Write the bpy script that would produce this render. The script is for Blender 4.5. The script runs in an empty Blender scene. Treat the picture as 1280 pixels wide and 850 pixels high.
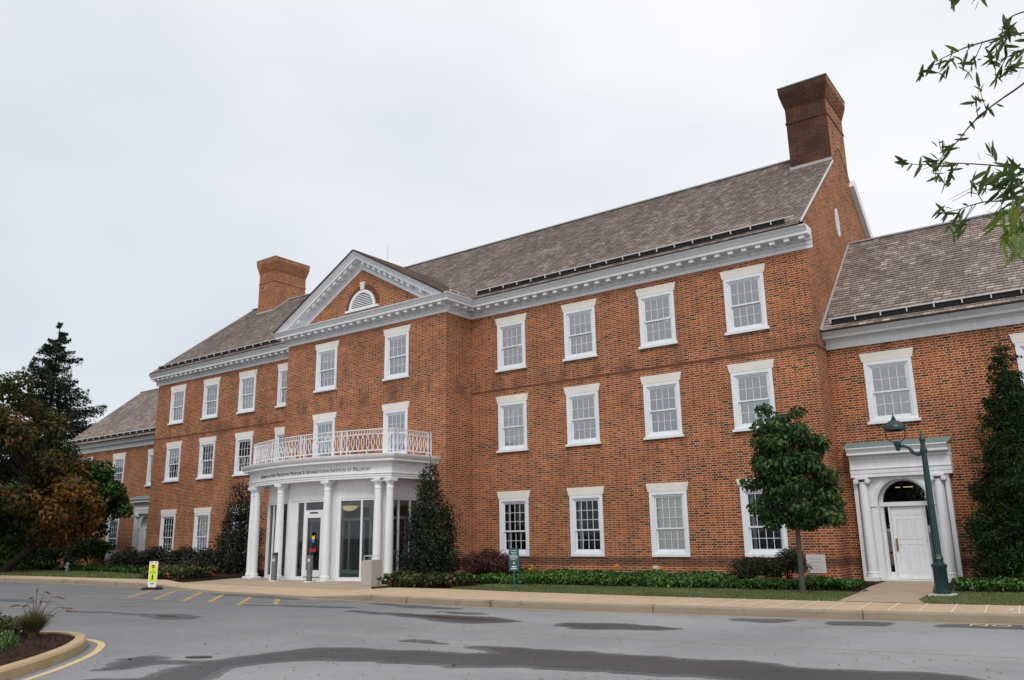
import bpy, bmesh, math, random
import numpy as np
from mathutils import Vector, Matrix
from mathutils.geometry import tessellate_polygon
R_ = math.radians
random.seed(7)
S = bpy.context.scene
COL = S.collection

# ------------------------------------------------------------------ camera
CAM = (17.969, -24.556, 1.65)
YAW, PITCH, ROLL, FPX = -0.631, 0.2355, -0.0163, 1007.1
def cam_axes():
    f = Vector((math.sin(YAW)*math.cos(PITCH), math.cos(YAW)*math.cos(PITCH), math.sin(PITCH)))
    r0 = Vector((math.cos(YAW), -math.sin(YAW), 0)); u0 = r0.cross(f)
    r = math.cos(ROLL)*r0 + math.sin(ROLL)*u0; u = -math.sin(ROLL)*r0 + math.cos(ROLL)*u0
    return r, u, f
cr, cu, cf = cam_axes()
cd = bpy.data.cameras.new('camera'); cam = bpy.data.objects.new('camera', cd); COL.objects.link(cam)
cam.matrix_world = Matrix(((cr.x, cu.x, -cf.x, CAM[0]), (cr.y, cu.y, -cf.y, CAM[1]), (cr.z, cu.z, -cf.z, CAM[2]), (0, 0, 0, 1)))
cd.sensor_width = 36; cd.lens = FPX*36/1280; cd.clip_end = 3000; cd.clip_start = .05
S.camera = cam

# ------------------------------------------------------------------ world, sun, exposure
SUN_EL, SUN_AZ = R_(46), R_(146)      # azimuth clockwise from +y: behind the camera, to the right
w = bpy.data.worlds.new('World'); S.world = w; w.use_nodes = True
nt = w.node_tree; nt.nodes.clear()
out = nt.nodes.new('ShaderNodeOutputWorld')
sky = nt.nodes.new('ShaderNodeTexSky'); sky.sky_type = 'NISHITA'; sky.sun_disc = False
sky.sun_elevation = SUN_EL; sky.sun_rotation = SUN_AZ
bg1 = nt.nodes.new('ShaderNodeBackground'); bg1.inputs[1].default_value = .10
nt.links.new(sky.outputs[0], bg1.inputs[0])
tc = nt.nodes.new('ShaderNodeTexCoord'); mp = nt.nodes.new('ShaderNodeMapping'); mp.inputs['Scale'].default_value = (1, 1, 2.2)
nz = nt.nodes.new('ShaderNodeTexNoise'); nz.inputs['Scale'].default_value = 1.6; nz.inputs['Detail'].default_value = 5; nz.inputs['Roughness'].default_value = .45
nt.links.new(tc.outputs['Generated'], mp.inputs[0]); nt.links.new(mp.outputs[0], nz.inputs['Vector'])
dotn = nt.nodes.new('ShaderNodeVectorMath'); dotn.operation = 'DOT_PRODUCT'; dotn.inputs[1].default_value = (.55, -.1, .75)
nt.links.new(tc.outputs['Generated'], dotn.inputs[0])
ma = nt.nodes.new('ShaderNodeMath'); ma.operation = 'MULTIPLY_ADD'; ma.inputs[1].default_value = .42; ma.inputs[2].default_value = .08
nt.links.new(dotn.outputs['Value'], ma.inputs[0])
mb_ = nt.nodes.new('ShaderNodeMath'); mb_.operation = 'MULTIPLY_ADD'; mb_.inputs[1].default_value = .95
nt.links.new(nz.outputs[0], mb_.inputs[0]); nt.links.new(ma.outputs[0], mb_.inputs[2])
rp = nt.nodes.new('ShaderNodeValToRGB'); rp.color_ramp.elements[0].position = .30; rp.color_ramp.elements[0].color = (.69, .75, .805, 1)
rp.color_ramp.elements[1].position = .78; rp.color_ramp.elements[1].color = (1.03, 1.03, 1.05, 1)
nt.links.new(mb_.outputs[0], rp.inputs[0])
bg2 = nt.nodes.new('ShaderNodeBackground'); bg2.inputs[1].default_value = 1.0
nt.links.new(rp.outputs[0], bg2.inputs[0])
mx = nt.nodes.new('ShaderNodeMixShader'); mx.inputs[0].default_value = .93
nt.links.new(bg1.outputs[0], mx.inputs[1]); nt.links.new(bg2.outputs[0], mx.inputs[2]); nt.links.new(mx.outputs[0], out.inputs[0])
sd = bpy.data.lights.new('sun', 'SUN'); so = bpy.data.objects.new('sun', sd); COL.objects.link(so)
sd.energy = 1.5; sd.angle = R_(20); sd.color = (1, .965, .92)
sdir = Vector((math.sin(SUN_AZ)*math.cos(SUN_EL), math.cos(SUN_AZ)*math.cos(SUN_EL), math.sin(SUN_EL)))
so.rotation_euler = sdir.to_track_quat('Z', 'Y').to_euler()
vs = S.view_settings; vs.view_transform = 'Standard'; vs.look = 'None'; vs.exposure = 0.0; vs.gamma = 1; vs.use_curve_mapping = False

# ------------------------------------------------------------------ node helpers
class NT:
    def __init__(s, name):
        s.mat = bpy.data.materials.new(name); s.mat.use_nodes = True
        s.t = s.mat.node_tree; s.n = s.t.nodes; s.l = s.t.links
        s.b = s.n['Principled BSDF']; s.out = s.n['Material Output']
    def put(s, sock, v):
        if isinstance(v, bpy.types.NodeSocket): s.l.new(v, sock)
        else: sock.default_value = v
    def m(s, op, a, b=0.0, c=0.0, clamp=False):
        n = s.n.new('ShaderNodeMath'); n.operation = op; n.use_clamp = clamp
        for i, v in enumerate((a, b, c)): s.put(n.inputs[i], v)
        return n.outputs[0]
    def mix(s, f, a, b, mode='MIX'):
        n = s.n.new('ShaderNodeMix'); n.data_type = 'RGBA'; n.blend_type = mode
        s.put(n.inputs[0], f)
        for i, v in ((6, a), (7, b)):
            if isinstance(v, tuple) and len(v) == 3: v = v+(1,)
            s.put(n.inputs[i], v)
        return n.outputs[2]
    def noise(s, vec, scale, detail=3, rough=.5, out=0):
        n = s.n.new('ShaderNodeTexNoise'); n.inputs['Scale'].default_value = scale; n.inputs['Detail'].default_value = detail; n.inputs['Roughness'].default_value = rough
        if vec is not None: s.l.new(vec, n.inputs['Vector'])
        return n.outputs[out]
    def white(s, vec):
        n = s.n.new('ShaderNodeTexWhiteNoise'); n.noise_dimensions = '3D'; s.l.new(vec, n.inputs['Vector']); return n.outputs['Value']
    def xyz(s, x, y, z=0.0):
        n = s.n.new('ShaderNodeCombineXYZ')
        for i, v in enumerate((x, y, z)): s.put(n.inputs[i], v)
        return n.outputs[0]
    def sep(s, v):
        n = s.n.new('ShaderNodeSeparateXYZ'); s.l.new(v, n.inputs[0]); return n.outputs
    def geo(s, o='Position'): return s.n.new('ShaderNodeNewGeometry').outputs[o]
    def obj(s): return s.n.new('ShaderNodeTexCoord').outputs['Object']
    def uv(s): return s.n.new('ShaderNodeTexCoord').outputs['UV']
    def ramp(s, f, stops, interp='LINEAR'):
        n = s.n.new('ShaderNodeValToRGB'); cr_ = n.color_ramp; cr_.interpolation = interp
        while len(cr_.elements) < len(stops): cr_.elements.new(.5)
        for e, (p, c) in zip(cr_.elements, stops): e.position = p; e.color = tuple(c)+((1,) if len(c) == 3 else ())
        s.put(n.inputs[0], f); return n.outputs[0]
    def step(s, x, a, b):
        n = s.n.new('ShaderNodeMapRange'); n.interpolation_type = 'SMOOTHSTEP'
        s.put(n.inputs[0], x); n.inputs[1].default_value = a; n.inputs[2].default_value = b
        return n.outputs[0]
    def base(s, c, rough=.6, spec=.5):
        if isinstance(c, tuple) and len(c) == 3: c = c+(1,)
        s.put(s.b.inputs['Base Color'], c); s.put(s.b.inputs['Roughness'], rough); s.b.inputs['Specular IOR Level'].default_value = spec
    def bump(s, h, strength=.3, dist=.01):
        n = s.n.new('ShaderNodeBump'); n.inputs['Strength'].default_value = strength; n.inputs['Distance'].default_value = dist
        s.l.new(h, n.inputs['Height']); s.l.new(n.outputs[0], s.b.inputs['Normal'])

def plain(name, c, rough=.6, spec=.5, var=.12, scale=6.0, metal=0, bump=0):
    t = NT(name); p = t.obj()
    n = t.noise(p, scale, 4, .6)
    k = t.m('MULTIPLY_ADD', n, var*2, 1-var)
    t.base(t.mix(1.0, c, t.xyz(k, k, k), 'MULTIPLY'), rough, spec); t.b.inputs['Metallic'].default_value = metal
    if bump: t.bump(t.noise(p, scale*12, 3, .6), bump, .01)
    return t.mat

def brick_mat(name, orange=0.0, dark=0.0, grime=0.0):
    t = NT(name); P = t.geo(); N = t.geo('True Normal')
    x, y, z = t.sep(P); nx = t.m('ABSOLUTE', t.sep(N)[0])
    side = t.m('GREATER_THAN', nx, .6)
    u = t.m('ADD', t.m('MULTIPLY', x, t.m('SUBTRACT', 1.0, side)), t.m('MULTIPLY', y, side))
    u = t.m('ADD', u, 60.0)
    h, PER, ST = .0735, .352, .237
    zz = t.m('DIVIDE', z, h); row = t.m('FLOOR', zz); fz = t.m('MULTIPLY', t.m('FRACT', zz), h)
    uu = t.m('ADD', t.m('DIVIDE', u, PER), t.m('MULTIPLY', t.m('MODULO', row, 2.0), .5))
    cell = t.m('FLOOR', uu); fu = t.m('MULTIPLY', t.m('FRACT', uu), PER)
    isH = t.m('GREATER_THAN', fu, ST)
    loc = t.m('SUBTRACT', fu, t.m('MULTIPLY', isH, ST))
    ln = t.m('ADD', t.m('MULTIPLY', isH, PER-2*ST), ST)
    ex = t.m('MINIMUM', loc, t.m('SUBTRACT', ln, loc)); ez = t.m('MINIMUM', fz, t.m('SUBTRACT', h, fz))
    wob = t.m('MULTIPLY', t.m('SUBTRACT', t.noise(P, 55.0, 2), .5), .006)
    e = t.m('ADD', t.m('MINIMUM', ex, ez), wob)
    bm = t.step(e, .0065, .0105)
    r = t.white(t.xyz(t.m('ADD', t.m('MULTIPLY', cell, 2.0), isH), row, side))
    allow = t.m('LESS_THAN', t.m('MODULO', t.m('ADD', t.m('ADD', cell, t.m('MULTIPLY', row, 2.0)), 300.0), 5.0), 1.5)
    r = t.m('MAXIMUM', r, t.m('MULTIPLY', t.m('SUBTRACT', 1.0, allow), .10))
    r2 = t.white(t.xyz(row, t.m('ADD', t.m('MULTIPLY', cell, 2.0), isH), 7.0))
    a = .075+dark
    colr = t.ramp(r, [(0, (.024, .017, .016)), (a, (.032, .021, .018)), (a+.012, (.085, .030, .022)), (a+.13, (.19, .045, .019)), (.55, (.285, .060, .019)), (.85, (.37, .084, .023)), (1, (.45+orange, .13+orange*.5, .036))])
    colr = t.mix(t.m('MULTIPLY', t.noise(P, 30.0, 3), .35), colr, (.17, .06, .035))
    big = t.noise(P, .55, 4, .55)
    mort = t.mix(t.noise(P, 2.0, 3), (.44, .295, .175), (.64, .455, .29))
    c = t.mix(bm, mort, colr)
    k = t.m('MULTIPLY_ADD', big, .75, .60); k = t.m('MULTIPLY', k, t.m('MULTIPLY_ADD', r2, .2, .9))
    c = t.mix(1.0, c, t.xyz(k, k, k), 'MULTIPLY')
    # grime along the sill course and under the belt course
    st = t.m('MULTIPLY', t.step(z, .50, .60), t.m('SUBTRACT', 1.0, t.step(z, .78, .86)))
    st2 = t.m('MULTIPLY', t.step(z, 6.75, 7.0), t.m('SUBTRACT', 1.0, t.step(z, 7.25, 7.7)))
    gr = t.step(t.noise(t.xyz(t.m('MULTIPLY', u, .9), t.m('MULTIPLY', z, .35), 3.0), 1.6, 4), .42, .68)
    f = t.m('ADD', t.m('MULTIPLY', st, .62), t.m('MULTIPLY', t.m('MULTIPLY', st2, gr), .5), clamp=True)
    c = t.mix(f, c, (.055, .036, .03))
    c = t.mix(t.m('MULTIPLY', gr, .16), c, (.08, .045, .035))
    # run-off stains under the window sills of the right half
    d = t.m('ABSOLUTE', t.m('SUBTRACT', t.m('MODULO', t.m('ADD', x, 1.555+31.1), 3.11), 1.555))
    band = t.m('MULTIPLY', t.step(d, .40, .60), t.m('SUBTRACT', 1.0, t.step(d, .70, .84)))
    zs_ = 0.0
    for zsill in (4.64, 7.76): zs_ = t.m('ADD', zs_, t.m('MULTIPLY', t.step(z, zsill-.85, zsill-.15), t.m('LESS_THAN', z, zsill)))
    nn = t.step(t.noise(t.xyz(t.m('MULTIPLY', x, 4.0), 0.0, t.m('MULTIPLY', z, 1.4)), 1.5, 4, .7), .42, .66)
    m_ = t.m('MULTIPLY', t.m('MULTIPLY', band, zs_), t.m('MULTIPLY', nn, t.m('MULTIPLY', t.m('GREATER_THAN', x, -1.4), t.m('LESS_THAN', nx, .6))))
    c = t.mix(t.m('MULTIPLY', m_, .62), c, (.075, .062, .055))
    if grime:
        gf = t.m('MULTIPLY', t.m('SUBTRACT', 1.0, side), t.m('MULTIPLY_ADD', t.noise(P, 1.4, 4), .5, grime))
        c = t.mix(gf, c, (.045, .026, .020))
    t.base(c, .9, .12); t.bump(bm, .5, .008)
    return t.mat

def shingle_mat(name, warm=0.0):
    t = NT(name); u, v, _ = t.sep(t.uv())
    row = t.m('FLOOR', v)
    uu = t.m('ADD', t.m('DIVIDE', u, .22), t.m('MULTIPLY', t.white(t.xyz(row, 3.0, 1.0)), 7.0))
    cell = t.m('FLOOR', uu); fu = t.m('FRACT', uu)
    r = t.white(t.xyz(cell, row, 2.0))
    c = t.ramp(r, [(0, (.19, .155, .135)), (.25, (.245, .204, .180)), (.6, (.285, .240, .214)), (.86, (.335, .284, .254)), (1, (.43+warm, .37+warm*.8, .325+warm*.4))])
    gap = t.m('MULTIPLY', t.step(fu, 0, .05), t.m('SUBTRACT', 1.0, t.step(fu, .95, 1)))
    c = t.mix(gap, (.03, .025, .022), c)
    n = t.noise(t.xyz(t.m('MULTIPLY', u, 1.2), t.m('MULTIPLY', row, 3.7), 0.0), 2.0, 3)
    k = t.m('MULTIPLY_ADD', n, .5, .75); k = t.m('MULTIPLY', k, t.m('MULTIPLY_ADD', t.noise(t.xyz(u, t.m('MULTIPLY', v, .16), 0.0), .5, 3), .7, .65))
    t.base(t.mix(1.0, c, t.xyz(k, k, k), 'MULTIPLY'), .9, .2)
    t.bump(t.m('MULTIPLY_ADD', n, .5, gap), .4, .01)
    return t.mat

def asphalt_mat(name, c0, c1, rough, patch=False):
    t = NT(name); P = t.geo()
    n1 = t.m('ADD', t.m('MULTIPLY', t.noise(P, 240.0, 2, .7), .5), t.m('MULTIPLY', t.noise(P, 70.0, 2, .7), .5)); n2 = t.noise(P, .35, 5, .6); n3 = t.noise(P, 9.0, 4, .6)
    c = t.mix(t.step(n2, .3, .7), c0, c1)
    k = t.m('ADD', t.m('MULTIPLY_ADD', n1, .95, .35), t.m('MULTIPLY', n3, .36))
    c = t.mix(1.0, c, t.xyz(k, k, k), 'MULTIPLY')
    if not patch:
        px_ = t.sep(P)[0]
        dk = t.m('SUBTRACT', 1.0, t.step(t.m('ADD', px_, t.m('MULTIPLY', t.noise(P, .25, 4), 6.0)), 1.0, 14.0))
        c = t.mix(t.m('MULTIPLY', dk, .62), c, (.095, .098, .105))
        wheel = t.step(t.noise(t.xyz(t.m('MULTIPLY', px_, .05), t.m('MULTIPLY', t.sep(P)[1], .9), 0.0), 1.0, 3), .5, .7)
        c = t.mix(t.m('MULTIPLY', wheel, .16), c, (.10, .10, .105))
        sp = t.step(t.noise(P, 38.0, 2, .5), .71, .75)
        c = t.mix(t.m('MULTIPLY', sp, .5), c, (.03, .03, .032))
        # fine dark cracks
        vo = t.n.new('ShaderNodeTexVoronoi'); vo.feature = 'DISTANCE_TO_EDGE'; vo.inputs['Scale'].default_value = .22
        wv = t.n.new('ShaderNodeVectorMath'); wv.operation = 'ADD'; t.l.new(P, wv.inputs[0])
        t.l.new(t.noise(P, 1.1, 5, .6, out=1), wv.inputs[1]); t.l.new(wv.outputs[0], vo.inputs['Vector'])
        cr2 = t.m('SUBTRACT', 1.0, t.step(vo.outputs['Distance'], .001, .004))
        c = t.mix(t.m('MULTIPLY', cr2, t.m('MULTIPLY', t.step(n3, .45, .6), .6)), c, (.04, .04, .042))
    t.base(c, rough, .35); t.bump(n1, .35, .006)
    return t.mat

def worn_paint(name, c, under, wear=.5, scale=22.0):
    t = NT(name); P = t.geo()
    m = t.step(t.m('ADD', t.m('MULTIPLY', t.noise(P, scale, 4, .7), .6), t.m('MULTIPLY', t.noise(P, 2.2, 3), .4)), wear-.08, wear+.08)
    t.base(t.mix(m, under, c), .8, .2); t.bump(t.noise(P, 240.0, 2), .2, .005)
    return t.mat

def conc_mat(name, c, var=.25, spots=.0, bump=.25):
    t = NT(name); P = t.geo()
    n = t.noise(P, 1.3, 5, .65); n2 = t.noise(P, 130.0, 2, .6)
    k = t.m('ADD', t.m('MULTIPLY_ADD', n, var*2, 1-var-.12), t.m('MULTIPLY', n2, .24))
    cc = t.mix(1.0, c, t.xyz(k, k, k), 'MULTIPLY')
    if spots:
        s_ = t.step(t.noise(P, 3.2, 5, .7), .58, .70); cc = t.mix(t.m('MULTIPLY', s_, spots), cc, (.10, .065, .04))
    t.base(cc, .85, .25); t.bump(n2, bump, .006)
    return t.mat

def white_paint(name, c=(.735, .755, .78), rough=.5):
    t = NT(name); P = t.geo(); z = t.sep(P)[2]
    n = t.noise(P, 1.2, 5, .6); n2 = t.noise(t.xyz(t.m('MULTIPLY', t.sep(P)[0], 9.0), t.m('MULTIPLY', t.sep(P)[1], 9.0), t.m('MULTIPLY', z, .8)), 1.0, 4)
    k = t.m('ADD', t.m('MULTIPLY', n, .14), t.m('MULTIPLY_ADD', n2, .20, .82))
    cc = t.mix(1.0, c, t.xyz(k, k, k), 'MULTIPLY')
    dr = t.step(t.noise(t.xyz(t.m('MULTIPLY', t.sep(P)[0], 5.0), t.m('MULTIPLY', t.sep(P)[1], 5.0), t.m('MULTIPLY', z, .5)), 1.0, 5, .7), .55, .72)
    cc = t.mix(t.m('MULTIPLY', dr, .22), cc, (.36, .34, .30))
    t.base(cc, rough, .4)
    return t.mat

def glass_mat(name, tint=(.95, .97, .97), ior=1.75, rough=.015):
    t = NT(name); t.n.remove(t.b)
    g = t.n.new('ShaderNodeBsdfGlossy'); g.inputs['Roughness'].default_value = rough; g.inputs['Color'].default_value = (.95, .97, 1, 1)
    tr = t.n.new('ShaderNodeBsdfTransparent'); tr.inputs[0].default_value = tint+(1,)
    fr = t.n.new('ShaderNodeFresnel'); fr.inputs['IOR'].default_value = ior
    bp = t.n.new('ShaderNodeBump'); bp.inputs['Strength'].default_value = .04; bp.inputs['Distance'].default_value = .02
    t.l.new(t.noise(t.geo(), 2.5, 2), bp.inputs['Height']); t.l.new(bp.outputs[0], g.inputs['Normal'])
    mx = t.n.new('ShaderNodeMixShader'); t.l.new(fr.outputs[0], mx.inputs[0]); t.l.new(tr.outputs[0], mx.inputs[1]); t.l.new(g.outputs[0], mx.inputs[2])
    t.l.new(mx.outputs[0], t.out.inputs[0])
    return t.mat

def curtain_mat(name, c, folds=True):
    t = NT(name); x, y, z = t.sep(t.obj())
    if folds: n = t.noise(t.xyz(t.m('MULTIPLY', x, 14.0), y, t.m('MULTIPLY', z, .5)), 1.0, 2)
    else: n = t.m('FRACT', t.m('MULTIPLY', z, 20.0))
    k = t.m('MULTIPLY_ADD', n, .4, .82)
    t.base(t.mix(1.0, c, t.xyz(k, k, k), 'MULTIPLY'), .9, .1); return t.mat

def leaf_mat(name, stops, rough=.5, trans=.25, spec=.35):
    t = NT(name)
    at = t.n.new('ShaderNodeAttribute'); at.attribute_name = 'rnd'
    c = t.ramp(at.outputs['Fac'], stops)
    t.base(c, rough, spec)
    tl = t.n.new('ShaderNodeBsdfTranslucent'); t.l.new(t.mix(1.0, c, (1.0, 1.0, .55), 'MULTIPLY'), tl.inputs[0])
    mx = t.n.new('ShaderNodeMixShader'); mx.inputs[0].default_value = trans
    t.l.new(t.b.outputs[0], mx.inputs[1]); t.l.new(tl.outputs[0], mx.inputs[2]); t.l.new(mx.outputs[0], t.out.inputs[0])
    return t.mat

def emit_mat(name, c, s):
    t = NT(name); t.base(c, .5); t.b.inputs['Emission Color'].default_value = c+(1,); t.b.inputs['Emission Strength'].default_value = s
    return t.mat

M = {}
M['brick'] = brick_mat('brick'); M['brick_dark'] = brick_mat('weathered_brick', -.03, .06, .62)
M['belt'] = plain('belt_brick', (.15, .055, .03), .85, .2, .3, 9)
M['shingle'] = shingle_mat('shingles'); M['shingle_warm'] = shingle_mat('shingles_warm', .04)
M['white'] = white_paint('white_paint'); M['white2'] = white_paint('white_paint_frames', (.73, .765, .80))
M['lintel'] = conc_mat('lintel_stone', (.72, .69, .63), .16, .25, .1)
M['plaque'] = conc_mat('pale_stone', (.55, .54, .49), .12, .1, .1)
M['glass'] = glass_mat('window_glass', ior=3.4); M['glass_low'] = glass_mat('ground_floor_glass', ior=1.5); M['glass_teal'] = glass_mat('entrance_glass', (.72, .84, .83), 1.7)
M['sheer'] = curtain_mat('sheer_curtain', (.93, .94, .94)); M['blind'] = curtain_mat('slat_blind', (.82, .82, .78), False)
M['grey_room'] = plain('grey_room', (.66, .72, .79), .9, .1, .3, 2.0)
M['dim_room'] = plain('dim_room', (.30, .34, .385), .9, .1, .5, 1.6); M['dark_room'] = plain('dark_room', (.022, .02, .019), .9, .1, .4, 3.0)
M['dark'] = plain('black_rubber', (.018, .018, .02), .6, .3)
M['strip'] = plain('dark_strip', (.016, .014, .014), .7, .2)
M['post'] = plain('light_metal', (.55, .54, .53), .45, .5)
M['copper'] = plain('green_metal_flashing', (.17, .235, .235), .55, .4, .25, 3)
M['edge'] = plain('dark_roof_edge', (.05, .035, .03), .8, .2)
M['flash'] = plain('grey_flashing', (.36, .37, .38), .5, .4)
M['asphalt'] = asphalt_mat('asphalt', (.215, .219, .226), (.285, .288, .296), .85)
M['wet'] = asphalt_mat('damp_asphalt', (.042, .043, .047), (.062, .063, .067), .55, True)
M['oil'] = asphalt_mat('oil_stain', (.022, .018, .017), (.04, .03, .025), .5, True)
M['walk'] = conc_mat('tan_concrete', (.47, .355, .245), .24, .30)
M['plaza'] = conc_mat('plaza_concrete', (.38, .30, .22), .20, .22)
M['kerb'] = conc_mat('kerb_concrete', (.27, .225, .17), .28, .45)
M['kerb_yellow'] = conc_mat('ochre_kerb_concrete', (.42, .305, .18), .30, .45, .5)
M['joint'] = plain('joint_dark', (.06, .055, .05), .9, .1)
M['sealant'] = plain('pale_sealant', (.62, .58, .52), .8, .2)
M['yellow'] = worn_paint('worn_yellow_paint', (.48, .30, .08), (.19, .185, .175), .46)
M['yellow_faint'] = worn_paint('faded_yellow_paint', (.36, .27, .14), (.195, .195, .20), .53, 14)
M['cream_line'] = worn_paint('cream_line_paint', (.58, .45, .25), (.20, .19, .18), .36, 12)
M['mulch'] = plain('mulch', (.045, .024, .018), .95, .1, .6, 40, 0, 1.0)
M['soil_lawn'] = plain('lawn_soil', (.11, .125, .055), .95, .1, .4, 5, 0, .5)
M['bark'] = plain('bark', (.085, .075, .066), .9, .1, .4, 14, 0, .8)
M['bark_dark'] = plain('dark_bark', (.035, .028, .024), .9, .1, .4, 14, 0, .8)
M['lamp_green'] = plain('dark_green_enamel', (.007, .034, .033), .38, .5, .12, 5)
M['sign_green'] = plain('sign_green', (.012, .085, .095), .45, .4)
M['sign_white'] = plain('sign_white', (.75, .77, .76), .5, .4, .05)
M['bollard'] = plain('grey_bollard', (.135, .145, .155), .45, .4)
M['agg'] = conc_mat('aggregate', (.40, .375, .345), .14, .1, .8)
M['lime'] = plain('fluorescent_yellow', (.62, .83, .01), .5, .3, .04)
M['red'] = plain('sign_red', (.42, .02, .02), .5, .3, .05)
M['black'] = plain('sign_black', (.012, .012, .012), .5, .3)
M['letters'] = plain('bronze_letters', (.10, .08, .055), .4, .5, .1, 5)
M['blue'] = plain('sticker_blue', (.05, .16, .55), .5); M['sticker_yellow'] = plain('sticker_yellow', (.75, .55, .03), .5)
M['pink'] = plain('emblem_pink', (.60, .30, .26), .5)
M['brass'] = plain('brass', (.36, .25, .08), .35, .5, .1, 4, .8)
M['warm'] = emit_mat('warm_lamp', (1, .70, .34), .45)
M['tube'] = emit_mat('ceiling_tube', (1, .82, .5), .75)
M['interior'] = plain('vestibule_interior', (.74, .80, .79), .8, .2)
M['tealframe'] = plain('teal_door_frame', (.45, .56, .55), .5, .4)
G = lambda *a: list(a)
M['leaf_maple'] = leaf_mat('maple_leaves', G((0, (.015, .036, .012)), (.5, (.038, .085, .025)), (.85, (.082, .155, .046)), (.97, (.15, .24, .085)), (.985, (.19, .10, .045)), (1, (.25, .12, .05))), .5, .3, .25)
M['leaf_left'] = leaf_mat('turning_leaves', G((0, (.012, .022, .009)), (.3, (.024, .044, .015)), (.5, (.040, .062, .018)), (.62, (.095, .072, .020)), (.82, (.21, .088, .022)), (1, (.32, .155, .038))), .55, .3, .2)
M['leaf_green'] = leaf_mat('bright_leaves', G((0, (.014, .034, .010)), (.5, (.036, .084, .020)), (1, (.085, .17, .038))), .5, .3, .2)
M['spruce'] = leaf_mat('spruce_needles', G((0, (.010, .021, .012)), (.6, (.024, .047, .023)), (1, (.050, .080, .034))), .7, .1)
M['holly'] = leaf_mat('holly_leaves', G((0, (.007, .013, .006)), (.6, (.016, .030, .014)), (.92, (.034, .052, .026)), (1, (.11, .12, .08))), .45, .12, .25)
M['holly_brown'] = leaf_mat('browning_holly_leaves', G((0, (.008, .010, .007)), (.5, (.016, .020, .011)), (.85, (.035, .036, .018)), (1, (.10, .062, .03))), .45, .1)
M['arbor'] = leaf_mat('arborvitae_fronds', G((0, (.008, .018, .006)), (.6, (.020, .044, .011)), (1, (.052, .090, .022))), .7, .2, .15)
M['redleaf'] = leaf_mat('red_leaves', G((0, (.028, .009, .008)), (.6, (.068, .018, .014)), (1, (.13, .040, .026))), .55, .2)
M['yew'] = leaf_mat('yew_needles', G((0, (.014, .020, .008)), (.7, (.038, .046, .016)), (1, (.10, .095, .035))), .6, .1)
M['hedge'] = leaf_mat('hedge_leaves', G((0, (.006, .008, .006)), (.7, (.014, .018, .012)), (1, (.04, .034, .022))), .5, .1)
M['cover'] = leaf_mat('ground_cover_leaves', G((0, (.022, .052, .012)), (.5, (.058, .135, .028)), (1, (.13, .25, .055))), .5, .2)
M['grass'] = leaf_mat('grass_blades', G((0, (.070, .100, .036)), (.6, (.14, .175, .066)), (1, (.33, .28, .15))), .7, .2)
M['begonia'] = leaf_mat('begonia_leaves', G((0, (.020, .032, .010)), (.5, (.05, .085, .022)), (1, (.12, .10, .05))), .5, .2)
M['petal'] = leaf_mat('red_petals', G((0, (.35, .03, .02)), (1, (.62, .10, .06))), .5, .3)
M['orange_petal'] = leaf_mat('orange_petals', G((0, (.65, .28, .02)), (1, (.8, .38, .03))), .5, .3)
M['chips'] = leaf_mat('mulch_chips', G((0, (.016, .009, .007)), (.6, (.05, .028, .02)), (1, (.12, .075, .05))), .9, .0, .1)
M['oakleaf'] = leaf_mat('willow_oak_leaves', G((0, (.040, .068, .020)), (.6, (.082, .14, .036)), (.9, (.14, .22, .04)), (1, (.21, .27, .05))), .45, .45)
M['fgrass'] = leaf_mat('fountain_grass_blades', G((0, (.05, .055, .024)), (.6, (.12, .105, .05)), (1, (.26, .20, .10))), .7, .2)
M['plume'] = leaf_mat('grass_plumes', G((0, (.20, .09, .07)), (1, (.42, .24, .18))), .8, .2)
M['darkgrass'] = leaf_mat('burgundy_blades', G((0, (.02, .01, .012)), (1, (.09, .03, .03))), .6, .2)

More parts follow.
